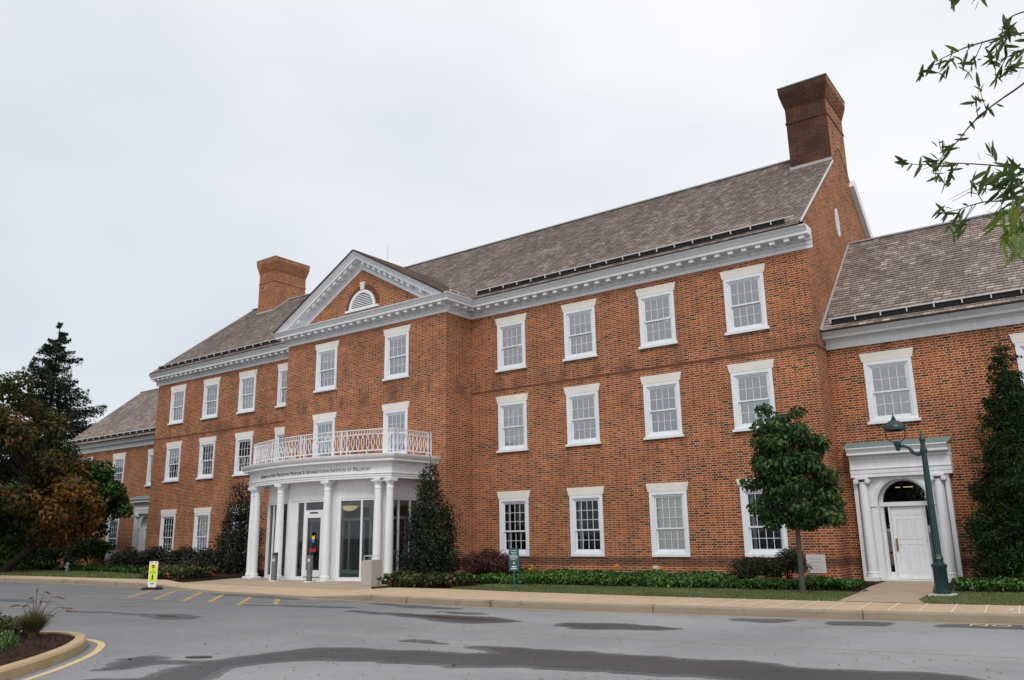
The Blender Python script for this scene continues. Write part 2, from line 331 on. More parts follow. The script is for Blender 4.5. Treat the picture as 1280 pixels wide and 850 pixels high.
# ------------------------------------------------------------------ mesh helpers
class MB:
    def __init__(s): s.v = []; s.f = []; s.uv = None
    def add(s, vs, fs):
        o = len(s.v); s.v += [tuple(p) for p in vs]; s.f += [tuple(i+o for i in f) for f in fs]
    def quad(s, *p): s.add(p, [tuple(range(len(p)))])
    def box(s, x0, x1, y0, y1, z0, z1, T=None):
        vs = [(x, y, z) for z in (z0, z1) for x, y in ((x0, y0), (x1, y0), (x1, y1), (x0, y1))]
        if T: vs = [tuple(T @ Vector(p)) for p in vs]
        s.add(vs, [(3, 2, 1, 0), (4, 5, 6, 7), (0, 1, 5, 4), (1, 2, 6, 5), (2, 3, 7, 6), (3, 0, 4, 7)])
    def beam(s, a, b, wd, ht, up=Vector((0, 0, 1))):
        a, b = Vector(a), Vector(b); d = (b-a).normalized(); x = d.cross(up)
        if x.length < 1e-5: x = d.cross(Vector((0, 1, 0)))
        x.normalize(); y = x.cross(d).normalized(); x *= wd/2; y *= ht/2
        vs = [a-x-y, a+x-y, a+x+y, a-x+y, b-x-y, b+x-y, b+x+y, b-x+y]
        s.add(vs, [(3, 2, 1, 0), (4, 5, 6, 7), (0, 1, 5, 4), (1, 2, 6, 5), (2, 3, 7, 6), (3, 0, 4, 7)])
    def tube(s, pts, rad, n=8, cap=True):
        pts = [Vector(p) for p in pts]; rs = rad if isinstance(rad, (list, tuple)) else [rad]*len(pts)
        ref = Vector((.3, .5, .81)); prev = None; rings = []
        for i, p in enumerate(pts):
            d = (pts[min(i+1, len(pts)-1)]-pts[max(i-1, 0)]).normalized()
            x = d.cross(ref) if prev is None else prev-d*prev.dot(d)
            if x.length < 1e-4: x = d.cross(Vector((1, 0, 0)))
            x.normalize(); prev = x; y = d.cross(x)
            rings.append([p+(x*math.cos(2*math.pi*k/n)+y*math.sin(2*math.pi*k/n))*rs[i] for k in range(n)])
        vs = [q for r in rings for q in r]; fs = []
        for i in range(len(pts)-1):
            for k in range(n): fs.append((i*n+k, i*n+(k+1) % n, (i+1)*n+(k+1) % n, (i+1)*n+k))
        if cap: fs += [tuple(range(n))[::-1], tuple((len(pts)-1)*n+k for k in range(n))]
        s.add(vs, fs)
    def lathe(s, prof, n=20, c=(0, 0, 0), a0=0, a1=2*math.pi):
        full = abs(a1-a0-2*math.pi) < 1e-6; m = n if full else n+1
        vs = [(c[0]+r*math.cos(a0+(a1-a0)*k/n), c[1]+r*math.sin(a0+(a1-a0)*k/n), c[2]+z) for r, z in prof for k in range(m)]
        fs = []
        for i in range(len(prof)-1):
            for k in range(n): fs.append((i*m+k, i*m+(k+1) % m, (i+1)*m+(k+1) % m, (i+1)*m+k))
        if full: fs += [tuple(range(m))[::-1], tuple((len(prof)-1)*m+k for k in range(m))]
        s.add(vs, fs)
    def plate(s, loops, fn0, fn1=None):
        """flat polygon with holes (2d loops); fn maps (a,b)->xyz ; with fn1 an extruded slab"""
        flat = [p for l in loops for p in l]
        tri = tessellate_polygon([[Vector((a, b, 0)) for a, b in l] for l in loops])
        s.add([fn0(*p) for p in flat], tri)
        if fn1:
            s.add([fn1(*p) for p in flat], [t[::-1] for t in tri])
            for l in loops:
                k = len(l); s.add([fn0(*p) for p in l]+[fn1(*p) for p in l], [(i, (i+1) % k, k+(i+1) % k, k+i) for i in range(k)])
    def sweep(s, prof, path, cap=True):
        """profile [(out,z)] swept along plan path; outward = right-hand side of travel"""
        P = [Vector(p) for p in path]; k = len(prof); N = len(P); vs = []
        ds = [(P[i+1]-P[i]).normalized() for i in range(N-1)]; ns = [Vector((d.y, -d.x)) for d in ds]
        for i in range(N):
            if i == 0: m = ns[0]
            elif i == N-1: m = ns[-1]
            else: m = (ns[i-1]+ns[i])/(1+ns[i-1].dot(ns[i]))
            for o, z in prof: vs.append((P[i].x+m.x*o, P[i].y+m.y*o, z))
        fs = [(i*k+j, (i+1)*k+j, (i+1)*k+j+1, i*k+j+1) for i in range(N-1) for j in range(k-1)]
        if cap: fs += [tuple(range(k)), tuple((N-1)*k+j for j in range(k))[::-1]]
        s.add(vs, fs)
    def build(s, name, mat, parent=None, smooth=False, loc=None, fix=True, local=True):
        me = bpy.data.meshes.new(name); me.from_pydata(s.v, [], s.f)
        if s.uv:
            ul = me.uv_layers.new(name='UVMap'); ul.data.foreach_set('uv', np.array([c for f in s.uv for q in f for c in q], dtype=np.float32))
        if fix:
            b = bmesh.new(); b.from_mesh(me); bmesh.ops.recalc_face_normals(b, faces=b.faces); b.to_mesh(me); b.free()
        me.materials.append(mat)
        o = bpy.data.objects.new(name, me); COL.objects.link(o)
        if loc: o.location = loc
        if parent:
            o.parent = parent
            if not local: o.matrix_parent_inverse = Matrix.Translation(-parent.location)
        return smooth_by_angle(o) if smooth else o
def smooth_by_angle(o, ang=35):
    me = o.data; b = bmesh.new(); b.from_mesh(me)
    for f in b.faces: f.smooth = True
    for e in b.edges:
        e.smooth = not (len(e.link_faces) == 2 and e.calc_face_angle(0) > R_(ang))
    b.to_mesh(me); b.free(); return o
def tag(o, label, cat=None, group=None, kind=None):
    if label: o['label'] = label
    if cat: o['category'] = cat
    if group: o['group'] = group
    if kind: o['kind'] = kind
    return o
def thing(name, label, cat, loc, rz=0, group=None):
    o = bpy.data.objects.new(name, None); COL.objects.link(o); o.location = loc; o.rotation_euler = (0, 0, rz); o.empty_display_size = .2
    return tag(o, label, cat, group)
def copy_tree(o, parent=None):
    c = o.copy(); COL.objects.link(c)
    if parent is not None: c.parent = parent
    for ch in list(o.children): copy_tree(ch, c)
    return c
def structure(o): o['kind'] = 'structure'; return o

_txt = {}
def text_mesh(s, size, depth=.004, smallcaps=False, align='CENTER'):
    """verts (x right, y up), faces for a line of lettering"""
    cu_ = bpy.data.curves.new('lettering', 'FONT'); cu_.body = s; cu_.size = size; cu_.align_x = align; cu_.align_y = 'CENTER'; cu_.extrude = depth; cu_.resolution_u = 2
    cu_.small_caps_scale = .76
    if smallcaps:
        for i, ch in enumerate(s):
            cu_.body_format[i].use_small_caps = True
    o = bpy.data.objects.new('lettering', cu_); COL.objects.link(o)
    dg = bpy.context.evaluated_depsgraph_get(); dg.update()
    me = o.evaluated_get(dg).to_mesh(); vs = [tuple(v.co) for v in me.vertices]; fs = [tuple(p.vertices) for p in me.polygons]
    o.evaluated_get(dg).to_mesh_clear(); bpy.data.objects.remove(o); bpy.data.curves.remove(cu_)
    return vs, fs

# ------------------------------------------------------------------ ground
def catmull(pts, n=6, closed=False):
    P = [Vector(p) for p in pts]; res = []; N = len(P)
    rng = range(N) if closed else range(N-1)
    for i in rng:
        g = (lambda k: P[k % N]) if closed else (lambda k: P[max(0, min(N-1, k))])
        p0, p1, p2, p3 = g(i-1), g(i), g(i+1), g(i+2)
        for j in range(n):
            t = j/n; res.append(.5*((2*p1)+(p2-p0)*t+(2*p0-5*p1+4*p2-p3)*t*t+(3*p1-p0-3*p2+p3)*t**3))
    if not closed: res.append(P[-1])
    return res
def strip(m, A, B, za, zb):
    k = len(A)
    for i in range(k-1): m.quad((A[i][0], A[i][1], za[i] if isinstance(za, list) else za), (A[i+1][0], A[i+1][1], za[i+1] if isinstance(za, list) else za), (B[i+1][0], B[i+1][1], zb), (B[i][0], B[i][1], zb))
def poly_sheet(name, pts, z, mat):
    m = MB(); m.plate([[tuple(p)[:2] for p in pts]], lambda a, b: (a, b, z)); o = m.build(name, mat, fix=False)
    for p in o.data.polygons:
        if p.normal.z < 0: o.data.flip_normals(); break
    return structure(o)
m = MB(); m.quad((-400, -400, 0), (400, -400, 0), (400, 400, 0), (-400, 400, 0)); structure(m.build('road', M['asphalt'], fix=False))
def yk(x):     # kerb line
    X = [-60, -30, -20, -15, -10.6, -6, -3.3, 0, 2.4, 4.9, 7.8, 10.6, 12.8, 15.45, 16.4, 22, 30, 60]
    Y = [-12.5, -9.9, -8.75, -8.3, -8.42, -8.7, -8.9, -9.1, -9.2, -9.3, -9.0, -8.62, -8.38, -7.9, -7.65, -6.4, -4.6, 2]
    return float(np.interp(x, X, Y))
def kh(x): return float(np.interp(x, [-60, -10.5, -6.5, -4.5, -.6, 2.0, 60], [.15, .15, .03, .02, .025, .15, .15]))
def yb(x):     # back of the pavement
    return float(np.interp(x, [-60, -26, -20.7, -16.6, -12.4, -10, 0, 2.5, 4.9, 8.6, 10.5, 15.2, 22, 30, 60], [-11, -8, -7.5, -7.35, -7.1, -6.9, -6.95, -6.7, -6.85, -6.8, -6.68, -6.2, -4.9, -3.1, 3.6]))
xs = [i*.5 for i in range(-120, 121)]
kb = [(x, yk(x)) for x in xs]
def off(pts, d):
    r = []
    for i, p in enumerate(pts):
        a = Vector(pts[max(i-1, 0)]); b = Vector(pts[min(i+1, len(pts)-1)]); t = (b-a).normalized(); r.append((p[0]-t.y*d, p[1]+t.x*d))
    return r
k_in = off(kb, .16); k_top0 = off(kb, .022)
m = MB(); hs = [kh(p[0]) for p in kb]
for i in range(len(kb)-1):
    a, b = kb[i], kb[i+1]; a2, b2 = k_top0[i], k_top0[i+1]; a3, b3 = k_in[i], k_in[i+1]; h0, h1 = hs[i], hs[i+1]
    m.quad((*a, -.05), (*b, -.05), (*b, h1*.86), (*a, h0*.86)); m.quad((*a, h0*.86), (*b, h1*.86), (*b2, h1), (*a2, h0)); m.quad((*a2, h0), (*b2, h1), (*b3, h1+.002), (*a3, h0+.002))
structure(m.build('kerb', M['kerb'], fix=False))
m = MB()
for x in (9.9, 13.9, 6.0, 3.4, 17.9, -12, -16, -20.2, -24.5):
    y = yk(x); t = Vector((1, (yk(x+.1)-y)/.1)).normalized()
    for d in (0,):
        m.beam((x, y-.002, .002), (x, y-.002, kh(x)*.88), .014, .014, Vector((t.x, t.y, 0))); m.beam((x, y+.0, kh(x)+.003), (x-t.y*.16, y+t.x*.16, kh(x)+.004), .014, .006)
structure(m.build('kerb_joint', M['joint']))
bk = [(x, yb(x)) for x in xs]
zbk = lambda x: float(np.interp(x, [-60, -11.0, -10.0, -.8, .6, 60], [.17, .17, .075, .075, .17, .17]))
m = MB()
for i in range(len(bk)-1): m.quad((*k_in[i], hs[i]+.001), (*k_in[i+1], hs[i+1]+.001), (*bk[i+1], zbk(xs[i+1])), (*bk[i], zbk(xs[i])))
structure(m.build('sidewalk', M['walk'], fix=False))
m = MB(); strip(m, off(kb, -.105), off(kb, -.03), .004, .004); structure(m.build('kerbside_line', M['cream_line'], fix=False))
M['grit'] = worn_paint('gutter_grit', (.05, .042, .034), (.17, .165, .16), .42, 6)
m = MB(); strip(m, off(kb, -.03), off(kb, .004), .004, .004); structure(m.build('gutter_grit', M['grit'], fix=False))
# lawn sheet behind the pavement and far ground
PLR = [(-.28, -6.88), (-.25, -5.9), (-.9, -5.2), (-2.2, -4.6), (-2.55, -3.6), (-2.55, -1.7)]
PLL = [(-10.85, -1.7), (-10.9, -3.9), (-10.6, -5.2), (-10.3, -6.2), (-10.2, -6.93)]
lz = .165
poly_sheet('lawn_ground', [(x, y+.004) for x, y in bk if x > -.2]+[(60, 140), (-30, 140), (-30, -1.7)]+[PLL[0]]+PLR[::-1], lz, M['soil_lawn'])
poly_sheet('lawn_ground', [(x, y+.004) for x, y in bk if x < -10.2]+PLL[::-1]+[(-29.98, -1.7), (-29.98, 140), (-60, 140)], lz, M['soil_lawn'])
m = MB(); m.quad((-400, -12, .16), (-60.02, -11, .16), (-60.02, 140, .16), (-400, 140, .16)); m.quad((60.02, 3.6, .16), (400, 40, .16), (400, 140, .16), (60.02, 140, .16))
structure(m.build('lawn_ground', M['soil_lawn'], fix=False))
m = MB()
for q in (PLR, PLL):
    for a, b in zip(q[:-1], q[1:]): m.quad((*a, .0), (*b, .0), (*b, .168), (*a, .168))
structure(m.build('bed_edging', M['mulch'], fix=False))
# plaza in front of the portico and the path to the wing door
pl = [(x, yb(x)-.02) for x in np.arange(-10.0, -.3, .5)]+[(-.3, -6.95)]+PLR+PLL
poly_sheet('plaza', pl, .079, M['plaza'])
poly_sheet('path', [(13.0, -6.42), (12.95, -5.9), (12.85, -4.6), (12.5, -1.2), (12.45, 1.1), (13.85, 1.1), (13.9, -1.0), (14.25, -3.2), (14.35, -5.4), (14.6, -6.3)], .178, M['plaza'])
poly_sheet('path', [(-25.2, -2.2), (-20.4, -2.9), (-20.3, -2.2), (-25.3, -1.4)], .178, M['plaza'])
poly_sheet('path', [(-24.6, -7.7), (-21.2, -7.5), (-24.5, -6.9), (-27, -6.6), (-28, -7.4)], .178, M['walk'])
m = MB()
for x in np.arange(10.2, 30, .51):
    y0, y1 = yk(x)+.17, yb(x)-.03
    if random.random() < .85: m.beam((x, y0, .158), (x-.12, y1, .174), .025, .006)
for k in range(8):
    a = -1.1+k*.27; b = a+.27; m.beam((16.02+.14*math.cos(a), -6.95+.36*math.sin(a), .166), (16.02+.14*math.cos(b), -6.95+.36*math.sin(b), .166), .035, .008)
structure(m.build('sidewalk_joint', M['sealant']))
# damp, patched and otherwise darker areas of the carriageway
pat = dict(
 a=[(6.3, -18.06), (6.4, -17.66), (7.16, -17.7), (7.53, -17.5), (7.63, -16.9), (7.88, -15.82), (9.18, -15.38), (10.38, -15.06), (10.4, -14.9), (9.83, -14.52), (10.7, -14.33), (11.76, -14.19), (13.01, -14.08), (14.0, -13.88), (14.75, -14.08), (15.1, -13.95), (15.84, -13.7), (16.6, -13.87), (17.6, -14.1), (17.4, -14.7), (16.22, -14.75), (14.93, -15.25), (14.04, -15.27), (12.62, -15.54), (11.59, -15.76), (10.87, -16.15), (10.37, -16.22), (9.62, -16.35), (9.11, -16.6), (8.78, -16.67), (8.39, -17.22), (8.41, -17.74), (8.61, -18.05), (8.86, -18.43), (9.75, -19.02), (8.24, -19.94), (7.55, -19.21), (8.09, -18.76), (7.74, -18.28), (7.54, -17.87), (7.18, -18.01), (7.19, -18.46), (6.94, -18.76), (6.79, -18.47)],
 b=[(3.6, -11.39), (4.37, -11.25), (5.57, -11.21), (7.03, -10.95), (8.29, -11.24), (8.12, -11.73), (7.48, -12.15), (6.66, -11.92), (5.5, -11.63), (4.48, -11.52)],
 c=[(9.29, -11.43), (9.51, -11.09), (10.52, -10.78), (11.51, -11.04), (11.29, -11.36), (10.54, -11.69), (9.79, -11.81)],
 d=[(8.38, -14.53), (8.68, -14.36), (9.3, -14.51), (8.91, -14.62)],
 e=[(-.07, -14.15), (.14, -13.84), (.85, -13.68), (1.63, -13.87), (1.69, -14.3), (1.04, -14.46)],
 f=[(11.8, -9.25), (11.95, -8.93), (12.78, -8.8), (12.56, -9.42)], g=[(13.6, -9.2), (13.55, -8.75), (14.41, -8.5), (14.38, -9.04)], h=[(15.35, -8.66), (15.43, -8.21), (16.9, -7.85), (16.9, -8.3)],
 i=[(-1.7, -16.41), (-1.17, -16.32), (.45, -16.63), (1.4, -17.0), (.8, -17.6), (-3, -18.3)],  # darker strip of road behind the island, same dark tones as the patches
 j=[(-9.2, -13.9), (-8.0, -13.2), (-6.6, -13.2), (-6.2, -13.6), (-7.6, -13.7)], k=[(-2.6, -14.6), (-1.4, -14.15), (.0, -14.1), (-.2, -14.22), (-1.4, -14.3)],
 l=[(-4.6, -9.35), (-3.2, -9.05), (-.6, -9.35), (-.4, -9.7), (-2.6, -9.6)], n=[(-.2, -11.35), (.6, -11.0), (2.6, -10.6), (2.9, -10.85), (1.2, -11.2)], o=[(2.6, -9.65), (3.6, -9.55), (5.6, -9.8), (4.6, -10.1)], q=[(5.6, -10.5), (6.4, -10.4), (6.9, -10.55), (6.2, -10.7)])
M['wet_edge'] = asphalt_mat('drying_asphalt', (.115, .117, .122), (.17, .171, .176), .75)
M['wet_mid'] = asphalt_mat('half_dry_asphalt', (.070, .071, .076), (.105, .106, .111), .65, True)
def offset_poly(q, d):
    n = len(q); area = sum(q[i][0]*q[(i+1) % n][1]-q[(i+1) % n][0]*q[i][1] for i in range(n)); sg = 1 if area > 0 else -1; r = []
    for i in range(n):
        a = Vector(q[i-1]); b = Vector(q[(i+1) % n]); t = b-a
        if t.length < 1e-6: r.append(q[i]); continue
        t.normalize(); r.append((q[i][0]+t.y*d*sg, q[i][1]-t.x*d*sg))
    return r
for key, p in pat.items():
    q = catmull([Vector(v) for v in p], 7, True); big_ = key in 'abci'
    ph = random.random()*9; L_ = 0; qq = []
    for i, v in enumerate(q):
        L_ += (v-q[i-1]).length
        w_ = .045*math.sin(L_*5.3+ph)+.03*math.sin(L_*11.7+2*ph)+random.uniform(-.022, .022)
        qq.append((v.x+w_*.6, v.y+w_))
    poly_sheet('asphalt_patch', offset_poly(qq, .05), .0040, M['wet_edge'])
    poly_sheet('asphalt_patch', [(x+random.uniform(-.012, .012), y+random.uniform(-.012, .012)) for x, y in qq], .0060, M['wet_mid'])
    if big_: poly_sheet('asphalt_patch', [(x+random.uniform(-.03, .03), y+random.uniform(-.03, .03)) for x, y in offset_poly(qq, -.12)], .0080, M['wet'])
poly_sheet('oil_stain', [(v.x, v.y) for v in catmull([Vector(p) for p in [(5.4, -11.42), (6.4, -11.25), (7.6, -11.35), (7.5, -11.6), (6.6, -11.62)]], 3, True)], .0105, M['oil'])
poly_sheet('oil_stain', [(v.x, v.y) for v in catmull([Vector(p) for p in [(.35, -14.05), (.8, -13.95), (1.25, -14.1), (.8, -14.25)]], 3, True)], .0105, M['oil'])
poly_sheet('oil_stain', [(v.x, v.y) for v in catmull([Vector(p) for p in [(6.9, -17.45), (7.1, -17.25), (7.3, -17.3), (7.1, -17.5)]], 3, True)], .0105, M['oil'])
m = MB()
sm_ = catmull([Vector(p) for p in [(-6, -14.2), (2, -13.6), (8, -13.0), (13, -12.4), (16.7, -11.9), (22, -10.6)]], 6)
strip(m, [(p.x, p.y) for p in sm_], [(p.x, p.y+.035) for p in sm_], .003, .003); structure(m.build('pavement_seam', plain('seam_sealer', (.36, .355, .345), .8, .2, .3, 30), fix=False))
# yellow hatching before the entrance
m = MB()
for a, b in (((-4.34, -11.35), (-7.03, -9.06)), ((-2.97, -11.31), (-5.73, -8.95)), ((-1.8, -11.33), (-4.3, -9.1)), ((-.33, -11.43), (-2.85, -9.15)), ((.5, -10.95), (-1.5, -9.28)), ((-5.67, -11.4), (-8.3, -9.1))):
    m.beam((*a, .0035), (*b, .0035), .13, .002)
m.beam((.3, -9.5, .0035), (-.3, -9.3, .0035), .12, .002)
structure(m.build('road_marking', M['yellow']))
m = MB()
for a, b in (((-9.5, -12.6), (-4.34, -11.5)), ((-4.34, -11.5), (.6, -11.1)), ((.6, -11.1), (1.4, -9.45)), ((-5.45, -14.9), (-2.0, -12.6)), ((-7, -13.3), (-4.95, -14.0)), ((-9.5, -10.9), (-5.6, -9.9))):
    m.beam((*a, .006), (*b, .006), .11, .002)
structure(m.build('road_marking', M['yellow_faint']))
vsx, fsx = text_mesh('NO PARKING', .58, .001, align='LEFT')
m = MB(); m.add([(15.62+(x*.72)*.975-(y*.75)*.02, -8.33+(x*.72)*.22+y*.75, .0125+z) for x, y, z in vsx], fsx); structure(m.build('road_lettering', M['cream_line']))
# planted island on the left
isl = catmull([Vector(p) for p in [(10.2, -24.5), (8.2, -21.6), (6.75, -19.75), (6.0, -18.9), (5.25, -18.2), (4.45, -17.65), (3.9, -17.42), (3.3, -17.38), (2.3, -17.75), (0, -18.9), (-3, -21), (-2, -26), (5, -28)]], 6, True)
isl = [tuple(p) for p in isl]
def offc(pts, d):
    r = []; n = len(pts)
    for i, p in enumerate(pts):
        a = Vector(pts[i-1]); b = Vector(pts[(i+1) % n]); t = (b-a).normalized(); r.append((p[0]-t.y*d, p[1]+t.x*d))
    return r
i1, i2 = offc(isl, .03), offc(isl, .17)
m = MB(); n_ = len(isl)
for i in range(n_):
    j = (i+1) % n_
    m.quad((*isl[i], -.02), (*isl[j], -.02), (*isl[j], .12), (*isl[i], .12)); m.quad((*isl[i], .12), (*isl[j], .12), (*i1[j], .15), (*i1[i], .15)); m.quad((*i1[i], .15), (*i1[j], .15), (*i2[j], .152), (*i2[i], .152)); m.quad((*i2[i], .152), (*i2[j], .152), (*i2[j], .05), (*i2[i], .05))
structure(m.build('kerb', M['kerb_yellow'], fix=False))
m = MB(); l1, l2 = offc(isl, -.16), offc(isl, -.27)
for i in range(n_): j = (i+1) % n_; m.quad((*l1[i], .004), (*l1[j], .004), (*l2[j], .004), (*l2[i], .004))
structure(m.build('kerbside_line', M['cream_line'], fix=False))
poly_sheet('mulch_bed', i2, .125, M['mulch'])
poly_sheet('mulch_bed', [(-.26, -6.82), (2.4, -6.62), (3.6, -4.9), (5, -4.55), (8.6, -4.5), (9.9, -4.7), (11.4, -5.0), (12.6, -4.1), (12.95, -3.5), (12.6, -2.6), (12.5, -.6), (12.3, 1.1), (11.4, 1.1), (11.3, .0), (-2, 0), (-2, -1.6), (-2.5, -1.7), (-2.5, -3.6), (-2.15, -4.6), (-.85, -5.2), (-.22, -5.9)], .171, M['mulch'])
poly_sheet('mulch_bed', [(14.05, -1), (14.15, -2.9), (14.35, -4.5), (14.6, -4.1), (14.75, -3.2), (16.5, -2.8), (21, -1.8), (21, 1.1), (13.95, 1.1)], .171, M['mulch'])
poly_sheet('mulch_bed', [(-24.5, -.1), (-24.5, -2.4), (-20, -3.6), (-13.6, -6.75), (-12, -6.99), (-10.26, -6.88), (-10.35, -6.2), (-10.65, -5.2), (-10.95, -3.9), (-10.9, -1.6), (-11.5, 0)], .171, M['mulch'])

# ------------------------------------------------------------------ the brick building
CX = -6.75                                        # axis of symmetry
XR, XL = 11.38, -24.88                            # ends of the main block
PX0, PX1, PY = -11.5, -2.0, -1.577                # pavilion
Q = 1.1                                           # wing fronts stand back
RY, RZ = 5.95, 15.87; EY, EZ = -.60, 10.74        # main ridge and eave
SL = (RZ-EZ)/(RY-EY)
WRY, WRZ = 5.65, 11.85; WEY, WEZ = .55, 7.56
WX1, WX0 = 24.0, -36.9
bld = thing('brick_building', 'long three-storey red brick building with white trim, central pediment and curved white entrance portico', 'building', (CX, 0, .17))
def part(mb, name, mat, parent=None, smooth=False, fix=True):
    top = parent is None
    return mb.build(name, mat, bld if top else parent, smooth, fix=fix, local=not top)

S_, LW, WF = 3.11, 1.52, 1.325
ROW = {1: (.839, 2.065), 2: (4.68, 1.83), 3: (7.80, 1.83)}        # frame bottom, frame height
wins = []                                                        # (x, wall y, row, height)
for sgn in (1, -1):
    for k in range(4):
        for r in (1, 2, 3):
            x = (k*S_) if sgn > 0 else (-13.494-k*S_)
            wins.append((x, 0.0, r))
for x in (CX-2.113+.03, CX+2.113+.03):
    for r in (2, 3): wins.append((x, PY, r))
for x in (13.08, 17.03, 20.97, -26.58, -30.52, -34.46): wins.append((x, Q, 2))
for x in (17.03, 20.97, -30.52, -34.46): wins.append((x, Q, 1))

def wall_rect(m, a0, a1, z0, z1, holes, fn):
    xs_ = sorted({a0, a1, *[h[0] for h in holes], *[h[1] for h in holes]}); zs_ = sorted({z0, z1, *[h[2] for h in holes], *[h[3] for h in holes]})
    for i in range(len(xs_)-1):
        for j in range(len(zs_)-1):
            cx, cz = (xs_[i]+xs_[i+1])/2, (zs_[j]+zs_[j+1])/2
            if any(h[0] < cx < h[1] and h[2] < cz < h[3] for h in holes): continue
            m.quad(fn(xs_[i], zs_[j]), fn(xs_[i+1], zs_[j]), fn(xs_[i+1], zs_[j+1]), fn(xs_[i], zs_[j+1]))
def holes(y, x0, x1): return [(x-WF/2+.01, x+WF/2-.01, ROW[r][0]+.01, ROW[r][0]+ROW[r][1]-.01) for x, yy, r in wins if abs(yy-y) < .01 and x0 < x < x1]
F = lambda y: (lambda a, z: (a, y, z))
# main walls
m = MB()
wall_rect(m, PX1, XR, .1, 10.70, holes(0, PX1, XR), F(0)); wall_rect(m, XL, PX0, .1, 10.70, holes(0, XL, PX0), F(0))
for x in (XR, XL):
    BY = 2*RY
    z_at = lambda y: RZ-.03-SL*abs(y-RY)
    m.quad((x, 0, .1), (x, BY, .1), (x, BY, z_at(BY)), (x, RY, z_at(RY)), (x, 0, z_at(0)))
m.quad((XL, 2*RY, .1), (XR, 2*RY, .1), (XR, 2*RY, 10.7), (XL, 2*RY, 10.7))
part(m, 'main_wall', M['brick'], fix=False)
m = MB()
wall_rect(m, PX0, PX1, .1, 10.70, holes(PY, PX0, PX1)+[(-9.95, -3.2, .1, 3.0)], F(PY))
for x in (PX0, PX1): m.quad((x, PY, .1), (x, 0, .1), (x, 0, 10.7), (x, PY, 10.7))
part(m, 'pavilion_wall', M['brick'], fix=False)
for x0, x1, door in ((XR, WX1, 13.06), (WX0, XL, -26.56)):
    m = MB(); wall_rect(m, x0, x1, .1, 7.5, holes(Q, x0, x1)+[(door-.82, door+.82, .1, 3.0)], F(Q))
    xe = x1 if x0 == XR else x0; B2 = 2*WRY-Q
    m.quad((xe, Q, .1), (xe, B2, .1), (xe, B2, 7.45), (xe, WRY, WRZ-.05), (xe, Q, 7.95))
    m.quad((x0, B2, .1), (x1, B2, .1), (x1, B2, 7.5), (x0, B2, 7.5))
    part(m, 'wing_wall', M['brick'], fix=False)
# belt course
for a, b in ((PX1+.004, XR+.012), (XL-.012, PX0-.004)):
    m = MB(); m.box(a, b, -.012, -.001, 7.00, 7.08)
    if b > 0: m.box(XR+.001, XR+.012, -.001, Q-.01, 7.00, 7.08)
    part(m, 'belt_course', M['belt'])

# ---- cornices
Z0 = 10.10
CPROF = [(0, Z0), (.035, Z0), (.035, Z0+.11), (.06, Z0+.12), (.06, Z0+.22), (.10, Z0+.25), (.10, Z0+.34), (.44, Z0+.35), (.44, Z0+.44), (.47, Z0+.46), (.50, Z0+.51), (.57, Z0+.58), (.585, Z0+.62), (0, Z0+.62)]
m = MB(); m.sweep(CPROF, [(XL-.22, 0), (PX0, 0), (PX0, PY), (PX1, PY), (PX1, 0), (XR+.22, 0)])
def along(m, a, b, pitch, wd, o0, o1, z0, z1, start=.12):
    a, b = Vector(a), Vector(b); L = (b-a).length; d = (b-a)/L; n = Vector((d.y, -d.x)); k = max(1, int(round((L-2*start)/pitch)))
    for i in range(k+1):
        c = a+d*(start+(L-2*start)*i/k)
        q = [c-d*wd/2+n*o0, c+d*wd/2+n*o0, c+d*wd/2+n*o1, c-d*wd/2+n*o1]
        vs = [(p.x, p.y, z) for z in (z0, z1) for p in q]
        m.add(vs, [(3, 2, 1, 0), (4, 5, 6, 7), (0, 1, 5, 4), (1, 2, 6, 5), (2, 3, 7, 6), (3, 0, 4, 7)])
segs = [((XL-.1, 0), (PX0-.1, 0)), ((PX0, 0-.1), (PX0, PY)), ((PX0-.1, PY), (PX1+.1, PY)), ((PX1, PY), (PX1, -.1)), ((PX1+.1, 0), (XR+.12, 0))]
for i, (a, b) in enumerate(segs):
    along(m, a, b, .46, .165, .098, .385, Z0+.235, Z0+.347, .12 if i in (0, 2, 4) else .25)
    along(m, a, b, .090, .048, .055, .095, Z0+.125, Z0+.215, .06)
part(m, 'cornice', M['white'])
# wing cornices
WPROF = [(0, 7.05), (.03, 7.05), (.03, 7.27), (.06, 7.29), (.06, 7.33), (.30, 7.35), (.30, 7.42), (.36, 7.46), (.42, 7.50), (.44, 7.545), (0, 7.545)]
for x0, x1 in ((XR+.005, WX1+.2), (WX0-.2, XL-.005)):
    m = MB(); m.sweep(WPROF, [(x0, Q), (x1, Q)]); part(m, 'wing_cornice', M['white'])
